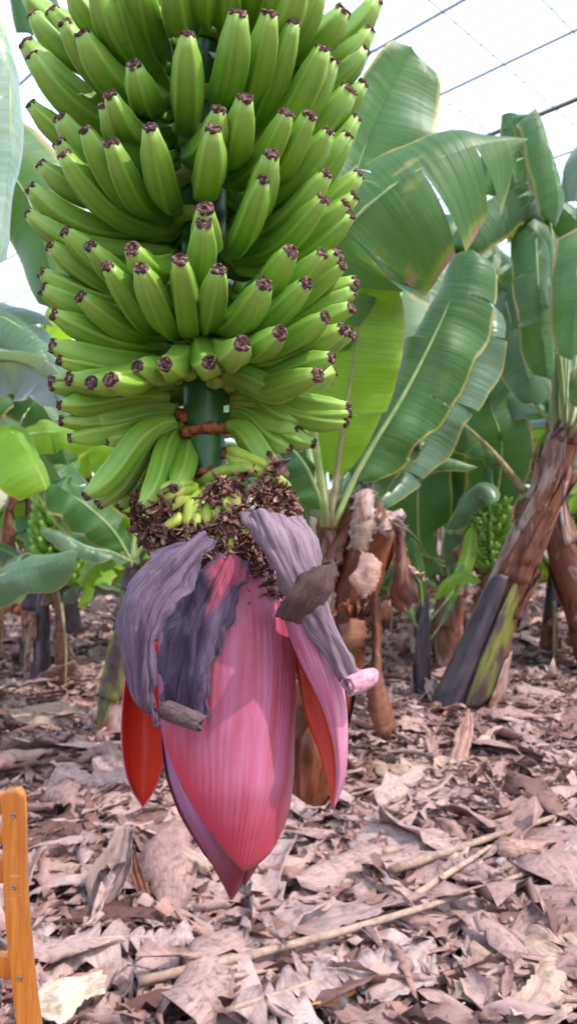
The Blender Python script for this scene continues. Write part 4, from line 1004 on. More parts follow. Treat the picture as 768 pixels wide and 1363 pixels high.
# ---- young sucker
def sucker():
    b = G(562, 940); d = b[1]
    pl = thing('banana_sucker', b, 'young banana sucker with violet stem and small bright leaves left of leaning trunk', 'banana plant')
    trunk(pl, [(562, 944, d), (562, 890, d), (563, 830, d), (566, 790, d)], [0.060, 0.055, 0.042, 0.018], 67, 'trunk_violet', sheaths=4, shmat=('sheath', 'trunk_olive'))
    for i, (pts, w, m) in enumerate([([(564, 830, d), (560, 780, d - .05), (552, 735, d - .1), (545, 715, d - .1)], .05, 'leaf'), ([(566, 820, d), (590, 780, d - .1), (615, 765, d - .15), (640, 775, d - .2)], .05, 'leaf_sun'),
                                     ([(568, 830, d), (600, 790, d), (622, 740, d + .05), (628, 700, d + .1)], .055, 'leaf_sun'), ([(562, 850, d), (540, 800, d - .05), (528, 775, d - .1), (520, 770, d - .1)], .045, 'leaf_grey'), ([(566, 860, d), (592, 820, d), (608, 770, d), (618, 750, d)], .03, 'leaf_grey')]):
        leaf(pl, pts, w, (-.1, -.7, .7), m, fold=.2, droop=.2, tears=(0, 0), seed=110 + i, t0=.25, midr=.006, nl=18, nc=5, wave=.005)
sucker()

# ---- broken stump behind the bud
def stump():
    d = 3.05; b = P(400, 700 + CAM_H / d * 1000, d)
    pl = thing('banana_stump', b, 'broken red brown banana trunk stump with torn top behind the flower bud', 'stump')
    st = trunk(pl, [(396, 1080, d), (420, 970, d - .02), (448, 850, d - .04), (472, 765, d - .06), (494, 696, d - .08)], [0.118, 0.116, 0.112, 0.110, 0.104], 120, 'trunk_red', sheaths=7, shmat=('trunk_red', 'trunk_red', 'trunk'), flare=.03)
    def flap(rows, mat, seed, amp=.010, nv=26, nu=16, fr=20, rag=.016):
        Pt = refine([PP(r) for r in rows], nv, nu); q = Pt.reshape(-1, 3)
        Pt = Pt + (amp * vnoise(q * fr, seed, 4)).reshape(nv, nu)[..., None] * np.array((0.4, -1, 0.1))
        rng = np.random.RandomState(seed)
        Pt[-1] += rng.normal(0, rag, (nu, 3)); Pt[0] += rng.normal(0, rag * .5, (nu, 3))
        for sd in (0, -1): Pt[:, sd] += rng.normal(0, rag * .4, (nv, 3))
        uu, vv = np.meshgrid(np.linspace(0, .4, nu), np.linspace(0, .7, nv))
        A, Fc, U, mi = sheet(Pt, 0.003, np.stack([uu, vv], -1)); mk('torn_sheath', A, Fc, M[mat], st, U)
    e = d - .19
    # ragged rim of the broken end
    flap([[(424, 752, e + .12), (436, 756, e + .05), (450, 764, e + .01)], [(436, 712, e + .10), (448, 712, e + .03), (460, 722, e)], [(452, 682, e + .07), (462, 680, e + .02), (471, 692, e)], [(462, 664, e + .06), (467, 664, e + .03), (472, 672, e + .03)]], 'trunk', 1, .006)
    flap([[(464, 712, e - .02), (480, 718, e - .05), (500, 712, e - .03)], [(468, 685, e - .02), (482, 688, e - .05), (498, 686, e - .03)], [(470, 662, e), (484, 663, e - .03), (499, 664, e)], [(478, 650, e + .03), (487, 646, e + .02), (498, 650, e + .03)]], 'sheath', 2, .006)
    flap([[(480, 735, e - .07), (494, 738, e - .09), (507, 748, e - .07)], [(475, 758, e - .09), (491, 762, e - .12), (506, 764, e - .09)], [(465, 770, e - .11), (481, 780, e - .13), (501, 780, e - .10)], [(478, 790, e - .09), (486, 794, e - .11), (494, 790, e - .09)]], 'litter_pink', 3, .008, rag=.006, fr=12)
    flap([[(464, 728, e - .04), (476, 732, e - .07), (488, 738, e - .06)], [(474, 702, e - .05), (486, 704, e - .08), (500, 702, e - .06)], [(484, 690, e - .05), (494, 690, e - .06), (505, 692, e - .05)]], 'litter_tan', 4, .006)
    flap([[(500, 702, e - .05), (514, 706, e - .07), (530, 702, e + .02)], [(500, 692, e - .02), (514, 690, e - .05), (532, 694, e + .02)], [(500, 684, e + .02), (516, 682, e + .0), (534, 690, e + .04)]], 'sheath', 9, .006, rag=.022)
    flap([[(426, 836, e + .08), (434, 836, e + .03), (443, 842, e + .02)], [(428, 792, e + .09), (436, 788, e + .03), (446, 792, e + .01)], [(430, 752, e + .10), (440, 744, e + .04), (450, 748, e)]], 'sheath', 5, .006)
    # shredded rag hanging from the broken end, and dead leaf trailing to the ground
    flap([[(524, 694, e), (531, 697, e - .02), (538, 702, e)], [(526, 730, e + .01), (532, 734, e - .02), (538, 734, e)], [(521, 768, e - .02), (534, 764, e - .06), (548, 770, e)], [(519, 798, e), (534, 790, e - .06), (554, 792, e)], [(528, 812, e + .01), (536, 815, e - .03), (546, 806, e)]], 'trunk', 6, .010, fr=14, rag=.008)
    flap([[(535, 768, e), (545, 758, e - .03), (556, 762, e)], [(545, 772, e), (556, 764, e - .04), (568, 772, e)]], 'litter_pink', 10, .01)
    flap([[(494, 800, e + .02), (499, 790, e - .02), (504, 800, e)], [(496, 832, e + .02), (501, 830, e - .03), (506, 836, e)], [(492, 868, e + .02), (499, 866, e - .03), (505, 872, e)], [(486, 908, e + .02), (496, 912, e - .04), (508, 905, e + .02)], [(490, 945, e + .03), (504, 956, e - .05), (524, 945, e)], [(500, 975, e), (515, 985, e - .03), (530, 972, e)]], 'litter_brown', 7, .020, fr=15, rag=.01)
    flap([[(446, 842, e), (468, 826, e - .06), (492, 830, e)], [(442, 862, e - .02), (464, 852, e - .08), (486, 852, e - .02)], [(436, 890, e), (452, 886, e - .05), (468, 876, e)], [(434, 905, e + .02), (446, 905, e - .01), (456, 898, e)]], 'litter_brown', 8, .016, fr=16)
    rng = np.random.RandomState(8)
    for k in range(26):   # torn fibres
        p = P(rng.uniform(498, 534), rng.uniform(688, 704), e - .04)
        v, f, u = tube([p, p + rng.normal(0, .015, 3) + (.012, 0, .012), p + rng.normal(0, .03, 3) + (.03, 0, -.02)], [.004, .0028, .0012], 6, 4); mk('torn_fibre', v, f, M['sheath'], st, u)
    # bent stub foot standing beside it
    f2 = P(412, 700 + CAM_H / 2.95 * 1000 - 2, 2.95)
    v, f, u = tube(PP([(408, 1088, 2.95), (412, 1040, 2.94), (416, 1000, 2.93), (420, 968, 2.93)]), [.035, .045, .055, .04], 10, 10, lump=.05, rng=rng); mk('side_shoot', v, f, M['trunk_red'], st, u)
stump()

# ---- left side
def plant_near_left():
    b = np.array((-1.05, 1.75, 0)); pl = thing('banana_plant', b, 'banana plant beyond the left edge reaching waxy leaves, tinted pale as if catching light, into view', 'banana plant')
    trunk(pl, [b, b + (0, 0, .6), b + (.02, 0, 1.2), b + (.06, 0, 1.7)], [.13, .12, .10, .07], 130, 'trunk', world=True, sheaths=5)
    t = b + (.06, 0, 1.7)
    leaf(pl, [t, P(-120, 40, 1.75), P(-40, -30, 1.7), P(8, 60, 1.65), P(14, 200, 1.62), P(-2, 350, 1.6)], 0.10, (0.75, -0.55, 0.35), 'leaf_pale', fold=0.35, droop=0.5, tears=(0, 1), seed=131, t0=.3, midr=.008, world=True, prof=(.35, .35))
    leaf(pl, [t, P(-150, -60, 2.2), P(-40, -110, 2.3), P(40, -60, 2.35), P(44, 50, 2.3)], 0.15, (0.3, -.6, .7), 'leaf', fold=.3, droop=.4, tears=(3, 3), seed=132, t0=.3, midr=.010, world=True)
    leaf(pl, [t, P(-200, 250, 2.6), P(-60, 160, 2.9), P(30, 250, 3.0), P(62, 340, 3.0), P(78, 420, 3.0)], 0.22, (-.15, -.9, .3), 'leaf_worn', fold=.15, droop=.3, tears=(0, 1), seed=133, t0=.4, midr=.012, world=True)
    leaf(pl, [t, P(-160, 0, 1.6), P(-90, -60, 1.5), P(-30, 10, 1.45), P(-15, 90, 1.42)], 0.07, (0.8, -.5, .3), 'leaf_pale', fold=.3, droop=.5, tears=(0, 0), seed=134, t0=.3, midr=.008, world=True)
plant_near_left()

def plant_left_mid():
    d = 3.4; b = P(-70, 700 + CAM_H / d * 1000, d); pl = thing('banana_plant', b, 'banana plant at left edge with grey waxy and sunlit yellow green leaves', 'banana plant')
    trunk(pl, [b, P(-66, 900, d), P(-58, 760, d), P(-52, 640, d)], [.14, .13, .11, .08], 140, 'trunk', world=False if False else True, sheaths=6)
    t = P(-52, 640, d)
    L = lambda pts, *a, **k: leaf(pl, [t] + [P(*p) for p in pts], *a, world=True, **k)
    L([(-60, 480, 3.2), (-30, 420, 3.1), (20, 430, 3.05), (60, 470, 3.0), (82, 520, 3.0)], 0.17, (0.1, -.75, .6), 'leaf_grey', fold=-.1, droop=.5, tears=(2, 2), seed=141, t0=.25, midr=.011)
    L([(-60, 530, 3.0), (-30, 490, 2.9), (15, 480, 2.85), (62, 500, 2.8), (80, 545, 2.8)], 0.15, (-0.2, .75, .55), 'leaf_grey', fold=.1, droop=.5, tears=(2, 1), seed=142, t0=.25, midr=.011)
    L([(-50, 590, 3.0), (-25, 570, 2.9), (10, 570, 2.8), (35, 600, 2.75), (62, 652, 2.72)], 0.19, (0.35, -.75, .5), 'leaf_sun', fold=.15, droop=.35, tears=(0, 0), seed=143, t0=.25, midr=.012, lr=(.35, 1.1))
    L([(-20, 600, 3.6), (30, 580, 3.6), (80, 575, 3.6), (125, 590, 3.6)], 0.11, (0.1, -.8, .6), 'leaf_sun', fold=.1, droop=.3, tears=(0, 1), seed=144, t0=.2, midr=.010)
    L([(-60, 720, 2.9), (-30, 770, 2.8), (20, 760, 2.75), (70, 748, 2.72), (106, 734, 2.72)], 0.12, (0.05, -.85, .55), 'leaf_grey', fold=.1, droop=.35, tears=(1, 1), seed=145, t0=.25, midr=.009)
    L([(-40, 560, 3.7), (0, 500, 3.8), (40, 520, 3.8), (70, 560, 3.8), (90, 620, 3.8)], 0.2, (0.0, -.8, .6), 'leaf', fold=.2, droop=.4, tears=(2, 2), seed=146, t0=.25, midr=.011)
    L([(-60, 470, 3.6), (-20, 400, 3.8), (20, 420, 3.9), (50, 480, 3.9)], 0.2, (0.1, -.7, .7), 'leaf_grey', fold=.2, droop=.4, tears=(3, 2), seed=147, t0=.25, midr=.011)
plant_left_mid()

def plant_left_lean():
    b = G(148, 985); d = b[1]; pl = thing('banana_plant', b, 'slender leaning banana plant left of the bud with dark foot and spreading leaves', 'banana plant')
    trunk(pl, [(146, 990, d), (152, 930, d), (162, 870, d), (172, 800, d), (177, 745, d)], [.085, .075, .060, .050, .035], 150, 'trunk_olive', sheaths=6, shmat=('trunk_violet', 'sheath', 'trunk_olive'))
    c = (176, 748, d)
    L = lambda pts, *a, **k: leaf(pl, [c] + pts, *a, **k)
    L([(150, 705, d - .1), (115, 672, d - .15), (90, 655, d - .2), (70, 640, d - .2)], 0.15, (0.1, -.75, .6), 'leaf', fold=.15, droop=.3, tears=(0, 0), seed=151, t0=.12, midr=.010)
    L([(150, 735, d - .2), (118, 728, d - .3), (85, 712, d - .35), (55, 702, d - .35)], 0.07, (0.1, -.55, .8), 'leaf_grey', fold=.1, droop=.5, tears=(0, 1), seed=152, t0=.1, midr=.009)
    L([(180, 690, d), (170, 640, d), (150, 600, d), (130, 575, d)], 0.16, (0.1, -.9, .3), 'leaf_sun', fold=.1, droop=.3, tears=(0, 1), seed=153, t0=.15, midr=.010)
    L([(190, 700, d + .1), (205, 650, d + .2), (215, 600, d + .2), (220, 560, d + .2)], 0.18, (0.0, -.9, .3), 'leaf', fold=.1, droop=.3, tears=(0, 1), seed=154, t0=.15, midr=.010)
    L([(160, 745, d), (140, 745, d), (122, 755, d), (108, 780, d)], 0.07, (0.1, -.7, .7), 'leaf_sun', fold=.2, droop=.3, tears=(0, 0), seed=155, t0=.12, midr=.008)
    L([(195, 720, d), (220, 690, d), (250, 680, d), (280, 700, d)], 0.15, (0.0, -.8, .5), 'leaf', fold=.2, droop=.3, tears=(0, 1), seed=156, t0=.12, midr=.010)
    L([(150, 720, d + .2), (120, 680, d + .4), (85, 640, d + .5), (60, 600, d + .5)], 0.2, (0.1, -.8, .5), 'leaf', fold=.2, droop=.3, tears=(0, 1), seed=157, t0=.12, midr=.010)
plant_left_lean()

def plant_left_bunch():
    d = 6.0; b = P(44, 700 + CAM_H / d * 1000, d); pl = thing('banana_plant', b, 'banana plant at left carrying a small green fruit bunch above dead leaves', 'banana plant')
    trunk(pl, [(44, 895, d), (48, 800, d), (50, 700, d), (52, 620, d)], [.10, .09, .08, .06], 160, 'trunk', sheaths=9, shmat=('trunk_violet', 'trunk', 'trunk_violet'))
    small_bunch(pl, P(82, 674, d - .8), 0.58, 9, 0.20)
    auto_leaves(pl, P(46, 620, d), 7, 1.7, 161, a_off=.4, dry=4)
plant_left_bunch()

# ---- rows further back
FAR = [(-1.15, 6.9, 1.75), (-2.35, 7.6, 1.9), (-0.2, 8.3, 1.8), (1.05, 7.7, 1.7), (2.3, 8.2, 1.9), (3.3, 7.0, 1.8), (-3.4, 9.3, 1.9), (-1.7, 10.0, 1.9), (0.55, 10.6, 1.9), (1.9, 10.9, 1.9), (3.6, 10.4, 2.0), (-4.6, 11.8, 2.0), (-2.9, 12.6, 2.0), (-0.6, 12.9, 2.0), (1.4, 13.4, 2.0), (3.0, 13.2, 2.0), (4.9, 12.6, 2.0), (-6.2, 10.0, 2.0), (5.6, 9.4, 2.0)]
for i, (x, y, h) in enumerate(FAR):
    rng = np.random.RandomState(300 + i); b = np.array((x + rng.normal(0, .15), y, 0.0)); lean = np.array((rng.normal(0, .25), rng.normal(0, .15), 0))
    left = x < 0
    pl = thing('banana_plant', b, 'distant banana plant in the crowded row behind the left fruit bunch' if left else 'distant banana plant in the crowded row behind the leaning trunk', 'banana plant', 'far banana plants on the left' if left else 'far banana plants on the right')
    top = b + lean + (0, 0, h)
    trunk(pl, [b, b + lean * .25 + (0, 0, h * .4), b + lean * .6 + (0, 0, h * .75), top], [.13, .115, .10, .07], 310 + i, ('trunk', 'trunk_violet', 'trunk_olive')[i % 3], world=True, sheaths=5 if y < 9 else 3, flare=.04)
    auto_leaves(pl, top, 9 if y < 9 else 8, 1.9, 330 + i, a_off=rng.uniform(0, 6), dry=5, W=.28, nl=20, up=(0.2, 1.25), mats=('leaf', 'leaf', 'leaf_sun', 'leaf_grey'))

for i, (x, y, h, lab) in enumerate([(-1.75, 5.3, .75, 'low young sucker at left edge in front of the small fruit bunch'), (-1.15, 5.9, .55, 'low young sucker right of the left fruit bunch'), (-0.75, 6.4, .8, 'young sucker behind the slender leaning plant left of bud'), (1.25, 6.3, .6, 'young sucker behind the violet stemmed sucker'), (2.15, 6.2, .8, 'young sucker between the leaning trunk and right edge trunk'), (-2.6, 6.2, .9, 'young sucker furthest left, half hidden by grey leaves')]):
    b = np.array((x, y, 0.)); pl = thing('banana_sucker', b, lab, 'banana plant', 'young suckers among the trunks')
    trunk(pl, [b, b + (.01, 0, h * .5), b + (.03, 0, h)], [.075, .06, .035], 400 + i, ('trunk_violet', 'trunk')[i % 2], world=True, sheaths=4)
    auto_leaves(pl, b + (.03, 0, h), 7, 1.05, 410 + i, a_off=i, dry=2, W=.17, nl=20, up=(0.5, 1.3), mats=('leaf', 'leaf_sun', 'leaf', 'leaf_grey'))

# ------------------------------------------------------------------ dead leaves on the ground
def dry_piece(seed, nv=9, nu=6, asp=None, crumple=0.0):
    """one curled scrap of dead banana leaf, about 1 unit long"""
    rng = np.random.RandomState(seed)
    asp = asp or rng.uniform(0.20, 0.66); kind = rng.randint(5)
    curl = rng.uniform(-1.7, 1.7) if kind else rng.uniform(1.7, 2.6) * rng.choice([-1, 1])
    bend = rng.normal(0, 0.6); tw = rng.normal(0, 0.7); rows = np.zeros((nv, nu, 3)); uvs = np.zeros((nv, nu, 2))
    p = np.array((-0.5, 0, 0.)); th = -bend / 2
    e0, e1 = rng.uniform(.3, 1.0), rng.uniform(.1, .9)
    lat = rng.normal(0, .35)
    for j in range(nv):
        t = j / (nv - 1); w = asp * (e0 + (1 - e0) * min(1, t * 3)) * (e1 + (1 - e1) * min(1, (1 - t) * 2.5)) * (1 + 0.18 * math.sin(t * 9 + seed))
        fw = np.array((math.cos(th), lat * math.sin(t * 3), math.sin(th))); up = np.array((-math.sin(th), 0, math.cos(th)))
        sd = np.array((0, 1, 0)); a_t = tw * (t - .5)
        s2 = sd * math.cos(a_t) + up * math.sin(a_t); u2 = up * math.cos(a_t) - sd * math.sin(a_t)
        for i in range(nu):
            e = (i / (nu - 1) - .5); ca = curl * (0.6 + .6 * t)
            if abs(ca) < .05: x, z = e, 0
            else: x, z = math.sin(e * ca) / ca, (1 - math.cos(e * ca)) / ca
            z += 0.05 * math.sin(e * 14 + seed) * (0.4 + t)
            rows[j, i] = p + s2 * w * x * 1.0 + u2 * w * z + rng.normal(0, .012 if nv < 20 else .004, 3) * (2.2 if j in (0, nv - 1) or i in (0, nu - 1) else .6)
            uvs[j, i] = (t * 1.5, i / (nu - 1))
        p = p + nrm(fw) / (nv - 1); th += bend / (nv - 1)
    if crumple:
        q = rows.reshape(-1, 3); rows = rows + np.stack([vnoise(q * 7, seed + 1, 4), vnoise(q * 7, seed + 2, 4), vnoise(q * 9 * np.array((.5, 1.4, 1)), seed + 3, 4)], -1).reshape(rows.shape) * crumple
    rows[..., 2] -= np.percentile(rows[..., 2], 12)
    return rows, uvs
PIECES = [dry_piece(s) for s in range(46)]
STRIPS = [dry_piece(800 + s, 12, 4, asp=0.035 + 0.09 * (s % 7) / 6) for s in range(24)]
SMALL = [dry_piece(500 + s, 5, 4) for s in range(40)]
def piece_mesh(k):
    A, Fc, U, mi = sheet((PIECES + STRIPS)[k][0], 0.006, (PIECES + STRIPS)[k][1])
    return make_mesh('dried_leaf', A, Fc, U, [M['litter']])
PM = [piece_mesh(k) for k in range(len(PIECES))]; SM = [piece_mesh(len(PIECES) + k) for k in range(len(STRIPS))]
def rotm(rng, tilt):
    return np.array(Matrix.Rotation(rng.uniform(0, 6.283), 3, 'Z') @ Matrix.Rotation(rng.normal(0, tilt), 3, 'X') @ Matrix.Rotation(rng.normal(0, tilt), 3, 'Y'))
def height(x, y):
    """the litter lies in low heaps"""
    p = np.array([[x, y, 0.0]]); return 0.03 + 0.035 * float(vnoise(p * 1.7, 21)[0])
def build_litter():
    rng = np.random.RandomState(5)
    V, U, Fc = [], [], []; off = 0
    fb = {}
    def add(lib, k, x, y, z, s, m):
        nonlocal off
        rows, uvs = lib[k]; q = rows.reshape(-1, 3) * s @ m.T + (x, y, z)
        nv, nu = rows.shape[:2]
        key = (nv, nu)
        if key not in fb: fb[key] = np.array(grid_faces(nv, nu))
        V.append(q); U.append(uvs.reshape(-1, 2)); Fc.append(fb[key] + off); off += len(q)
    def spot(d0, d1, pw=1.0):
        d = d0 + (d1 - d0) * rng.rand() ** pw
        return rng.uniform(-0.45 * d - .35, 0.45 * d + .35), d
    for k in range(4600):      # scraps over the near floor
        x, y = spot(1.5, 6.5, 0.75); s = rng.uniform(.07, .22)
        add(PIECES, rng.randint(len(PIECES)), x, y, height(x, y) - .02 + rng.uniform(0, .02), s, rotm(rng, .22))
    for k in range(2600):      # shredded strips
        x, y = spot(1.5, 6.5, 0.8); s = rng.uniform(.10, .42)
        add(STRIPS, rng.randint(len(STRIPS)), x, y, height(x, y) - .005 + rng.uniform(0, .02), s, rotm(rng, .16))
    for k in range(12000):     # crumbs and shreds
        x, y = spot(1.5, 6.0, 0.7); s = rng.uniform(.015, .06)
        add(SMALL, rng.randint(len(SMALL)), x, y, height(x, y) - .012 + rng.uniform(0, .025), s, rotm(rng, .5))
    for k in range(7000):      # the far floor
        x, y = spot(6.0, 17.0, 0.9); s = rng.uniform(.10, .32)
        add(PIECES if y < 9 else SMALL, rng.randint(40), x, y, height(x, y) - .02 + rng.uniform(0, .03), s, rotm(rng, .35))
    for k in range(1500):      # to the sides and behind the camera, coarser
        x, y = rng.uniform(-9, 9), rng.uniform(-3, 9); s = rng.uniform(.12, .32)
        if abs(x) < 0.45 * y + .35: continue
        add(SMALL, rng.randint(40), x, y, height(x, y) - .02, s, rotm(rng, .3))
    V = np.concatenate(V); U = np.concatenate(U); Fc = np.concatenate(Fc)
    me = bpy.data.meshes.new('leaf_litter')
    me.vertices.add(len(V)); me.vertices.foreach_set('co', V.astype(np.float32).ravel())
    me.loops.add(Fc.size); me.loops.foreach_set('vertex_index', Fc.astype(np.int32).ravel())
    me.polygons.add(len(Fc)); me.polygons.foreach_set('loop_start', np.arange(0, Fc.size, 4, dtype=np.int32))
    me.polygons.foreach_set('use_smooth', np.ones(len(Fc), bool))
    lay = me.uv_layers.new(name='UVMap'); lay.data.foreach_set('uv', U.astype(np.float32)[Fc.ravel()].ravel())
    me.materials.append(M['litter']); me.update(); me.validate()
    o = link('leaf_litter', me); tag(o, 'deep litter of crumbled dry banana leaves over the ground', 'litter', None, 'stuff')
    # larger pieces, each one its own
    n = 0
    while n < 285:
        d = 1.85 + 5.2 * rng.rand() ** 1.25; x = rng.uniform(-.42 * d, .42 * d)
        strip = rng.rand() < .3
        s = rng.uniform(.35, .80) if strip else rng.uniform(.20, .50) * (1.0 if d < 4 else 1.2)
        o = bpy.data.objects.new('dried_leaf', SM[rng.randint(len(SM))] if strip else PM[rng.randint(len(PM))]); COL.objects.link(o); o.parent = ground
        if abs(x - .28) < .16 and abs(d - 2.0) < .25: s *= .45      # nothing bulky right in front of the lens
        o.location = (x, d, height(x, d) + rng.uniform(-.008, .018)); o.rotation_euler = (rng.normal(0, .18), rng.normal(0, .18), rng.uniform(0, 6.28)); o.scale = (s, s, s)
        n += 1
build_litter()

def scrap(label, u, v, size, rot, seed, mat, asp=None, z=.03, tilt=(0, 0), crumple=.02):
    rows, uvs = dry_piece(seed, 30, 20, asp=asp, crumple=crumple)
    m = np.array(Matrix.Rotation(rot, 3, 'Z') @ Matrix.Rotation(tilt[0], 3, 'X') @ Matrix.Rotation(tilt[1], 3, 'Y'))
    Pt = rows * size @ m.T + G(u, v, z)
    A, Fc, U, mi = sheet(Pt, .0018, uvs)
    tag(mk('dead_leaf', A, Fc, M[mat], None, U), label, 'dead leaf')
scrap('grey oval piece of dead leaf standing tilted near the chair', 145, 1160, .27, 1.45, 971, 'litter_grey', .50, .10, (0, -1.05), .012)
scrap('orange brown curved dead leaf lying left of the bud tip', 246, 1142, .25, -.5, 973, 'litter_tan', .30, .07, (.3, 0), .02)
scrap('narrow brown leaf strip standing upright beside the grey oval leaf', 198, 1172, .20, 1.5, 975, 'litter_brown', .22, .09, (0, -1.2), .012)
scrap('cream pale dead leaf lit at the bottom edge beside the chair', 92, 1338, .20, .5, 978, 'litter_cream', .55, .07, (.2, .1), .03)
scrap('pale curled strip standing in front of the leaning trunk', 608, 984, .30, 1.4, 981, 'litter_pink', .28, .14, (0, -1.15), .02)
scrap('broad tan dead leaf lying crumpled at left, in front of the dark trunks', 62, 955, .55, .3, 901, 'litter_tan', .5, .06, (.25, .1))
scrap('yellow orange leaf scrap lying at the bottom centre', 446, 1336, .13, .2, 922, 'litter_yellow', .5, .05)
scrap('crumpled grey leaf below the longest stalk, right of the bottom centre', 545, 1296, .30, 0.6, 938, 'litter_grey', .60, .05, crumple=.02)
scrap('pale grey leaf lying flat in the litter right of the bud', 585, 1062, .26, .2, 944, 'litter_grey', .5, .06)
scrap('topmost of the layered grey leaf strips right of the chair back', 82, 1128, .24, .12, 951, 'litter_grey', .22, .07)
scrap('tan middle one of the layered leaf strips right of the chair back', 84, 1158, .26, .05, 953, 'litter_tan', .25, .05)
scrap('lowest of the layered grey leaf strips right of the chair back', 92, 1190, .26, -.1, 956, 'litter_grey', .26, .04)
scrap('large brown folded leaf in the lower right corner', 735, 1345, .24, .8, 961, 'litter_tan', .6, .05)
scrap('wide pale grey leaf lying between the bud tip and the stalks', 430, 1215, .28, .5, 967, 'litter_grey', .5, .05)
def shredded():
    t = thing('dead_leaf', G(740, 1170), 'shredded pale grey dead leaf with curling fingers at the right edge', 'dead leaf')
    mids = [G(655, 1160, .05), G(700, 1150, .07), G(745, 1150, .07), G(800, 1160, .05)]
    leaf(t, mids, .15, (0, -.25, 1), 'litter_grey', fold=.05, droop=.25, tears=(5, 6), seed=4, t0=0, midr=.007, world=True, mid='litter_tan', gap=4.5, wave=.016, name='blade', nl=30)
shredded()

def frond(label, pts, W, seed, mat, tears=(6, 6)):
    C = [G(u, v, z) for u, v, z in pts]
    t = thing('dead_leaf', C[0], label, 'dead leaf')
    leaf(t, C, W, (0.05, -.2, 1), mat, fold=.02, droop=.2, tears=tears, seed=seed, t0=0, midr=.006, world=True, mid='litter_tan', gap=4.0, wave=.018, name='blade', nl=36, sweep=.3)
frond('torn grey frond lying under the longest stalk at bottom centre', [(300, 1345, .06), (370, 1322, .08), (450, 1296, .08), (540, 1280, .06)], .11, 41, 'litter_grey')
frond('torn tan frond lying below the shredded leaf at lower right', [(600, 1330, .05), (650, 1296, .07), (700, 1262, .08), (760, 1240, .06)], .12, 42, 'litter_tan')
frond('long torn frond lying between chair and cream leaf', [(60, 1260, .05), (120, 1250, .07), (190, 1246, .07), (262, 1250, .05)], .09, 43, 'litter_grey')
frond('torn pale frond lying right of the stump in the mid ground', [(470, 1010, .06), (520, 1020, .09), (575, 1012, .09), (640, 1020, .06)], .14, 44, 'litter_tan')
def stick(label, pts, r, seed, mat='litter_tan'):
    rng = np.random.RandomState(seed)
    C = [G(u, v, z) for u, v, z in pts]
    v, f, u = tube(C, [r, r * .9, r * .7, r * .5], 26, 9, lump=.06, rng=rng, shape=lambda a: 1 - 0.25 * (np.cos(a) > .6))
    tag(mk('dry_leaf_stalk', v, f, M[mat], None, u), label, 'leaf stalk', 'dry leaf stalks lying on the litter')
stick('longest dry leaf stalk running from bottom centre up to the right', [(185, 1305, .05), (384, 1258, .07), (560, 1208, .08), (712, 1158, .08)], .014, 1)
stick('dry leaf stalk reaching the right edge above the longest stalk', [(520, 1158, .07), (600, 1131, .08), (690, 1102, .09), (790, 1070, .09)], .017, 2)
stick('short dry stalk just above the others, right of the bud tip', [(510, 1134, .06), (560, 1124, .07), (600, 1118, .07), (632, 1112, .07)], .012, 3)
stick('dry stalk slanting steeply between the two long stalks', [(552, 1192, .05), (590, 1166, .06), (625, 1144, .07), (652, 1126, .08)], .013, 4)
stick('dry stalk end cut off by the right edge', [(660, 1150, .06), (704, 1122, .07), (745, 1096, .08), (800, 1065, .08)], .014, 5, 'litter_grey')
stick('thin dry stalk beside the cream leaf at the bottom', [(205, 1322, .04), (270, 1306, .06), (330, 1296, .06), (372, 1288, .05)], .010, 6)

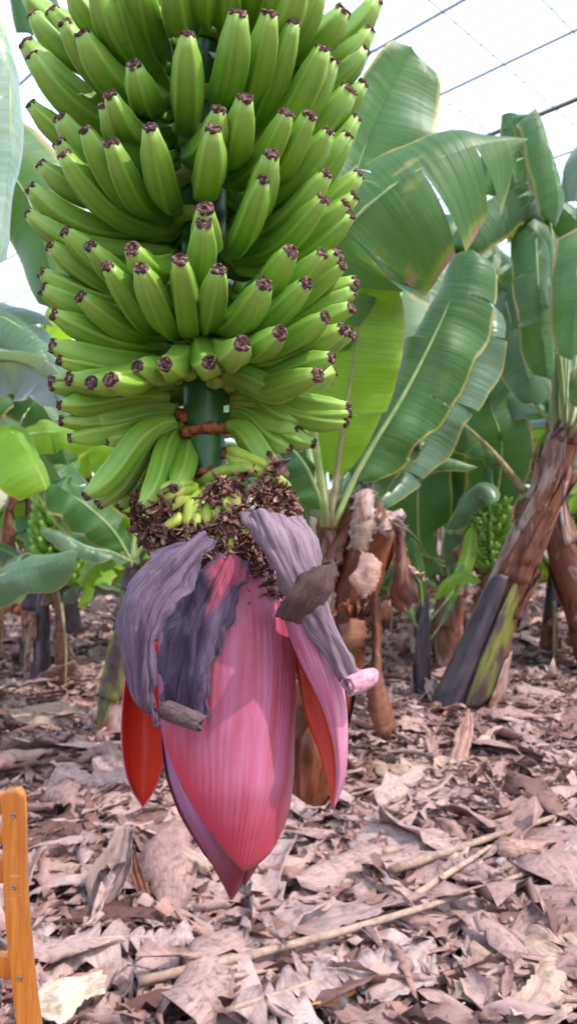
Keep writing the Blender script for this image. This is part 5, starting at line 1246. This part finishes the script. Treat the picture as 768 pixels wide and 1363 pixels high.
# ------------------------------------------------------------------ wooden folding chair at the lower left
def build_chair():
    d = 1.02
    t = thing('wooden_chair', (P(20, 1363, d)[0] - .2, d, 0), 'orange varnished wooden folding chair cut off at the lower left', 'chair')
    def bar(name, pts, w, th, parent, rz=0.0, n=16):
        """flat bar swept along pts, rounded edges"""
        C = cr(np.array(pts, float), np.linspace(0, 1, n)); T = nrm(np.gradient(C, axis=0)); V, U = [], []
        sec = []
        for k in range(16):
            a = 2 * math.pi * k / 16; c, s = math.cos(a), math.sin(a)
            sec.append((math.copysign(abs(c) ** .45, c), math.copysign(abs(s) ** .45, s)))
        ex = nrm(np.array((math.cos(rz), math.sin(rz), 0)))
        for i in range(n):
            q = i / (n - 1); e = 1.0
            if q < .06: e = .55 + .45 * math.sqrt(q / .06)
            if q > .94: e = .55 + .45 * math.sqrt((1 - q) / .06)
            A = nrm(ex - np.dot(ex, T[i]) * T[i]); B = np.cross(T[i], A)
            for x, y in sec: V.append(C[i] + A * x * w / 2 * e + B * y * th / 2); U.append((x, q))
        Fc = grid_faces(n, 16, wrap=True); V += [C[0], C[-1]]; U += [(0, 0), (0, 1)]; a, b = len(V) - 2, len(V) - 1
        for k in range(16): Fc.append((a, (k + 1) % 16, k)); Fc.append((b, (n - 1) * 16 + k, (n - 1) * 16 + (k + 1) % 16))
        return mk(name, V, Fc, M['wood'], parent, U)
    def post(dx):
        pts = [P(19, 1049, d), P(19.5, 1070, d), P(21, 1120, d), P(22.5, 1190, d), P(29, 1270, d), P(40, 1363, d), P(62, 1500, d - .01), P(92, 1700, d - .03), np.array((P(96, 1827, d)[0], d - .04, 0.0))]
        pts = [np.array(p) + (dx, 0, 0) for p in pts]
        # the posts splay fore and aft, not sideways, for the far one
        o = bar('back_post', pts, .0305, .021, t, n=40)
        for (u, v) in ((22, 1081), (23, 1176), (30.5, 1296)):
            c = P(u, v, d) + np.array((dx, -.0105, 0))
            V, Fc = [], []
            rings = [(.0036, 0), (.0036, -.0012), (.0028, -.0019), (.0012, -.0016), (.0010, -.0006)]
            for r, h in rings:
                for k in range(12): V.append(c + (r * math.cos(k * .5236), h, r * math.sin(k * .5236)))
            Fc = grid_faces(5, 12, wrap=True); V.append(c + (0, -.0006, 0))
            for k in range(12): Fc.append((60, 48 + k, 48 + (k + 1) % 12))
            mk('screw', V, Fc, M['screw'], o)
        return pts
    pr = post(0.0); W = -0.40
    # left post mirrored: leans the other way
    ptsl = [np.array((2 * (pr[0][0] + W / 2) - p[0], p[1], p[2])) for p in pr]
    bar('back_post', ptsl, .0305, .021, t, n=40)
    def rail(name, v, h, th, yo=0.0):
        z = P(0, v, d)[2]; xr = np.interp(v, [1050, 1190, 1300, 1363], [P(19, 1050, d)[0], P(22, 1190, d)[0], P(32, 1300, d)[0], P(40, 1363, d)[0]])
        xl = 2 * (pr[0][0] + W / 2) - xr
        pts = [(xl + .004, d + .012 + yo, z), ((xl + xr) / 2, d + .03 + yo, z), (xr - .004, d + .012 + yo, z)]
        C = cr(np.array(pts), np.linspace(0, 1, 12)); V = []
        for c in C:
            for k in range(12):
                a = 2 * math.pi * k / 12; cc, ss = math.cos(a), math.sin(a); V.append(c + (0, math.copysign(abs(cc) ** .5, cc) * th / 2, math.copysign(abs(ss) ** .5, ss) * h / 2))
        Fc = grid_faces(12, 12, wrap=True); V += [C[0], C[-1]]
        for k in range(12): Fc.append((144, (k + 1) % 12, k)); Fc.append((145, 132 + k, 132 + (k + 1) % 12))
        mk(name, V, Fc, M['wood'], t)
    rail('back_slat', 1072, .030, .012); rail('back_slat', 1118, .022, .012); rail('back_slat', 1162, .040, .012); rail('lower_rail', 1292, .036, .014)
    # seat slats and the crossing rear legs, below and left of the picture
    xr = pr[0][0]; xl = xr + W
    for k in range(6): bar('seat_slat', [(xl - .02, d + .02 - .055 * k, .43 + .004 * k), (xr + .0, d + .02 - .055 * k, .43 + .004 * k)], .012, .042, t, rz=math.pi / 2, n=6)
    for x in (xl - .01, xr - .03): bar('rear_leg', [(x, d - .26, .425), (x, d - .02, .2), (x, d + .2, .0)], .022, .03, t, n=14)
    bar('leg_stretcher', [(xl, d + .09, .11), (xr - .03, d + .09, .11)], .02, .02, t, rz=math.pi / 2, n=6)
build_chair()
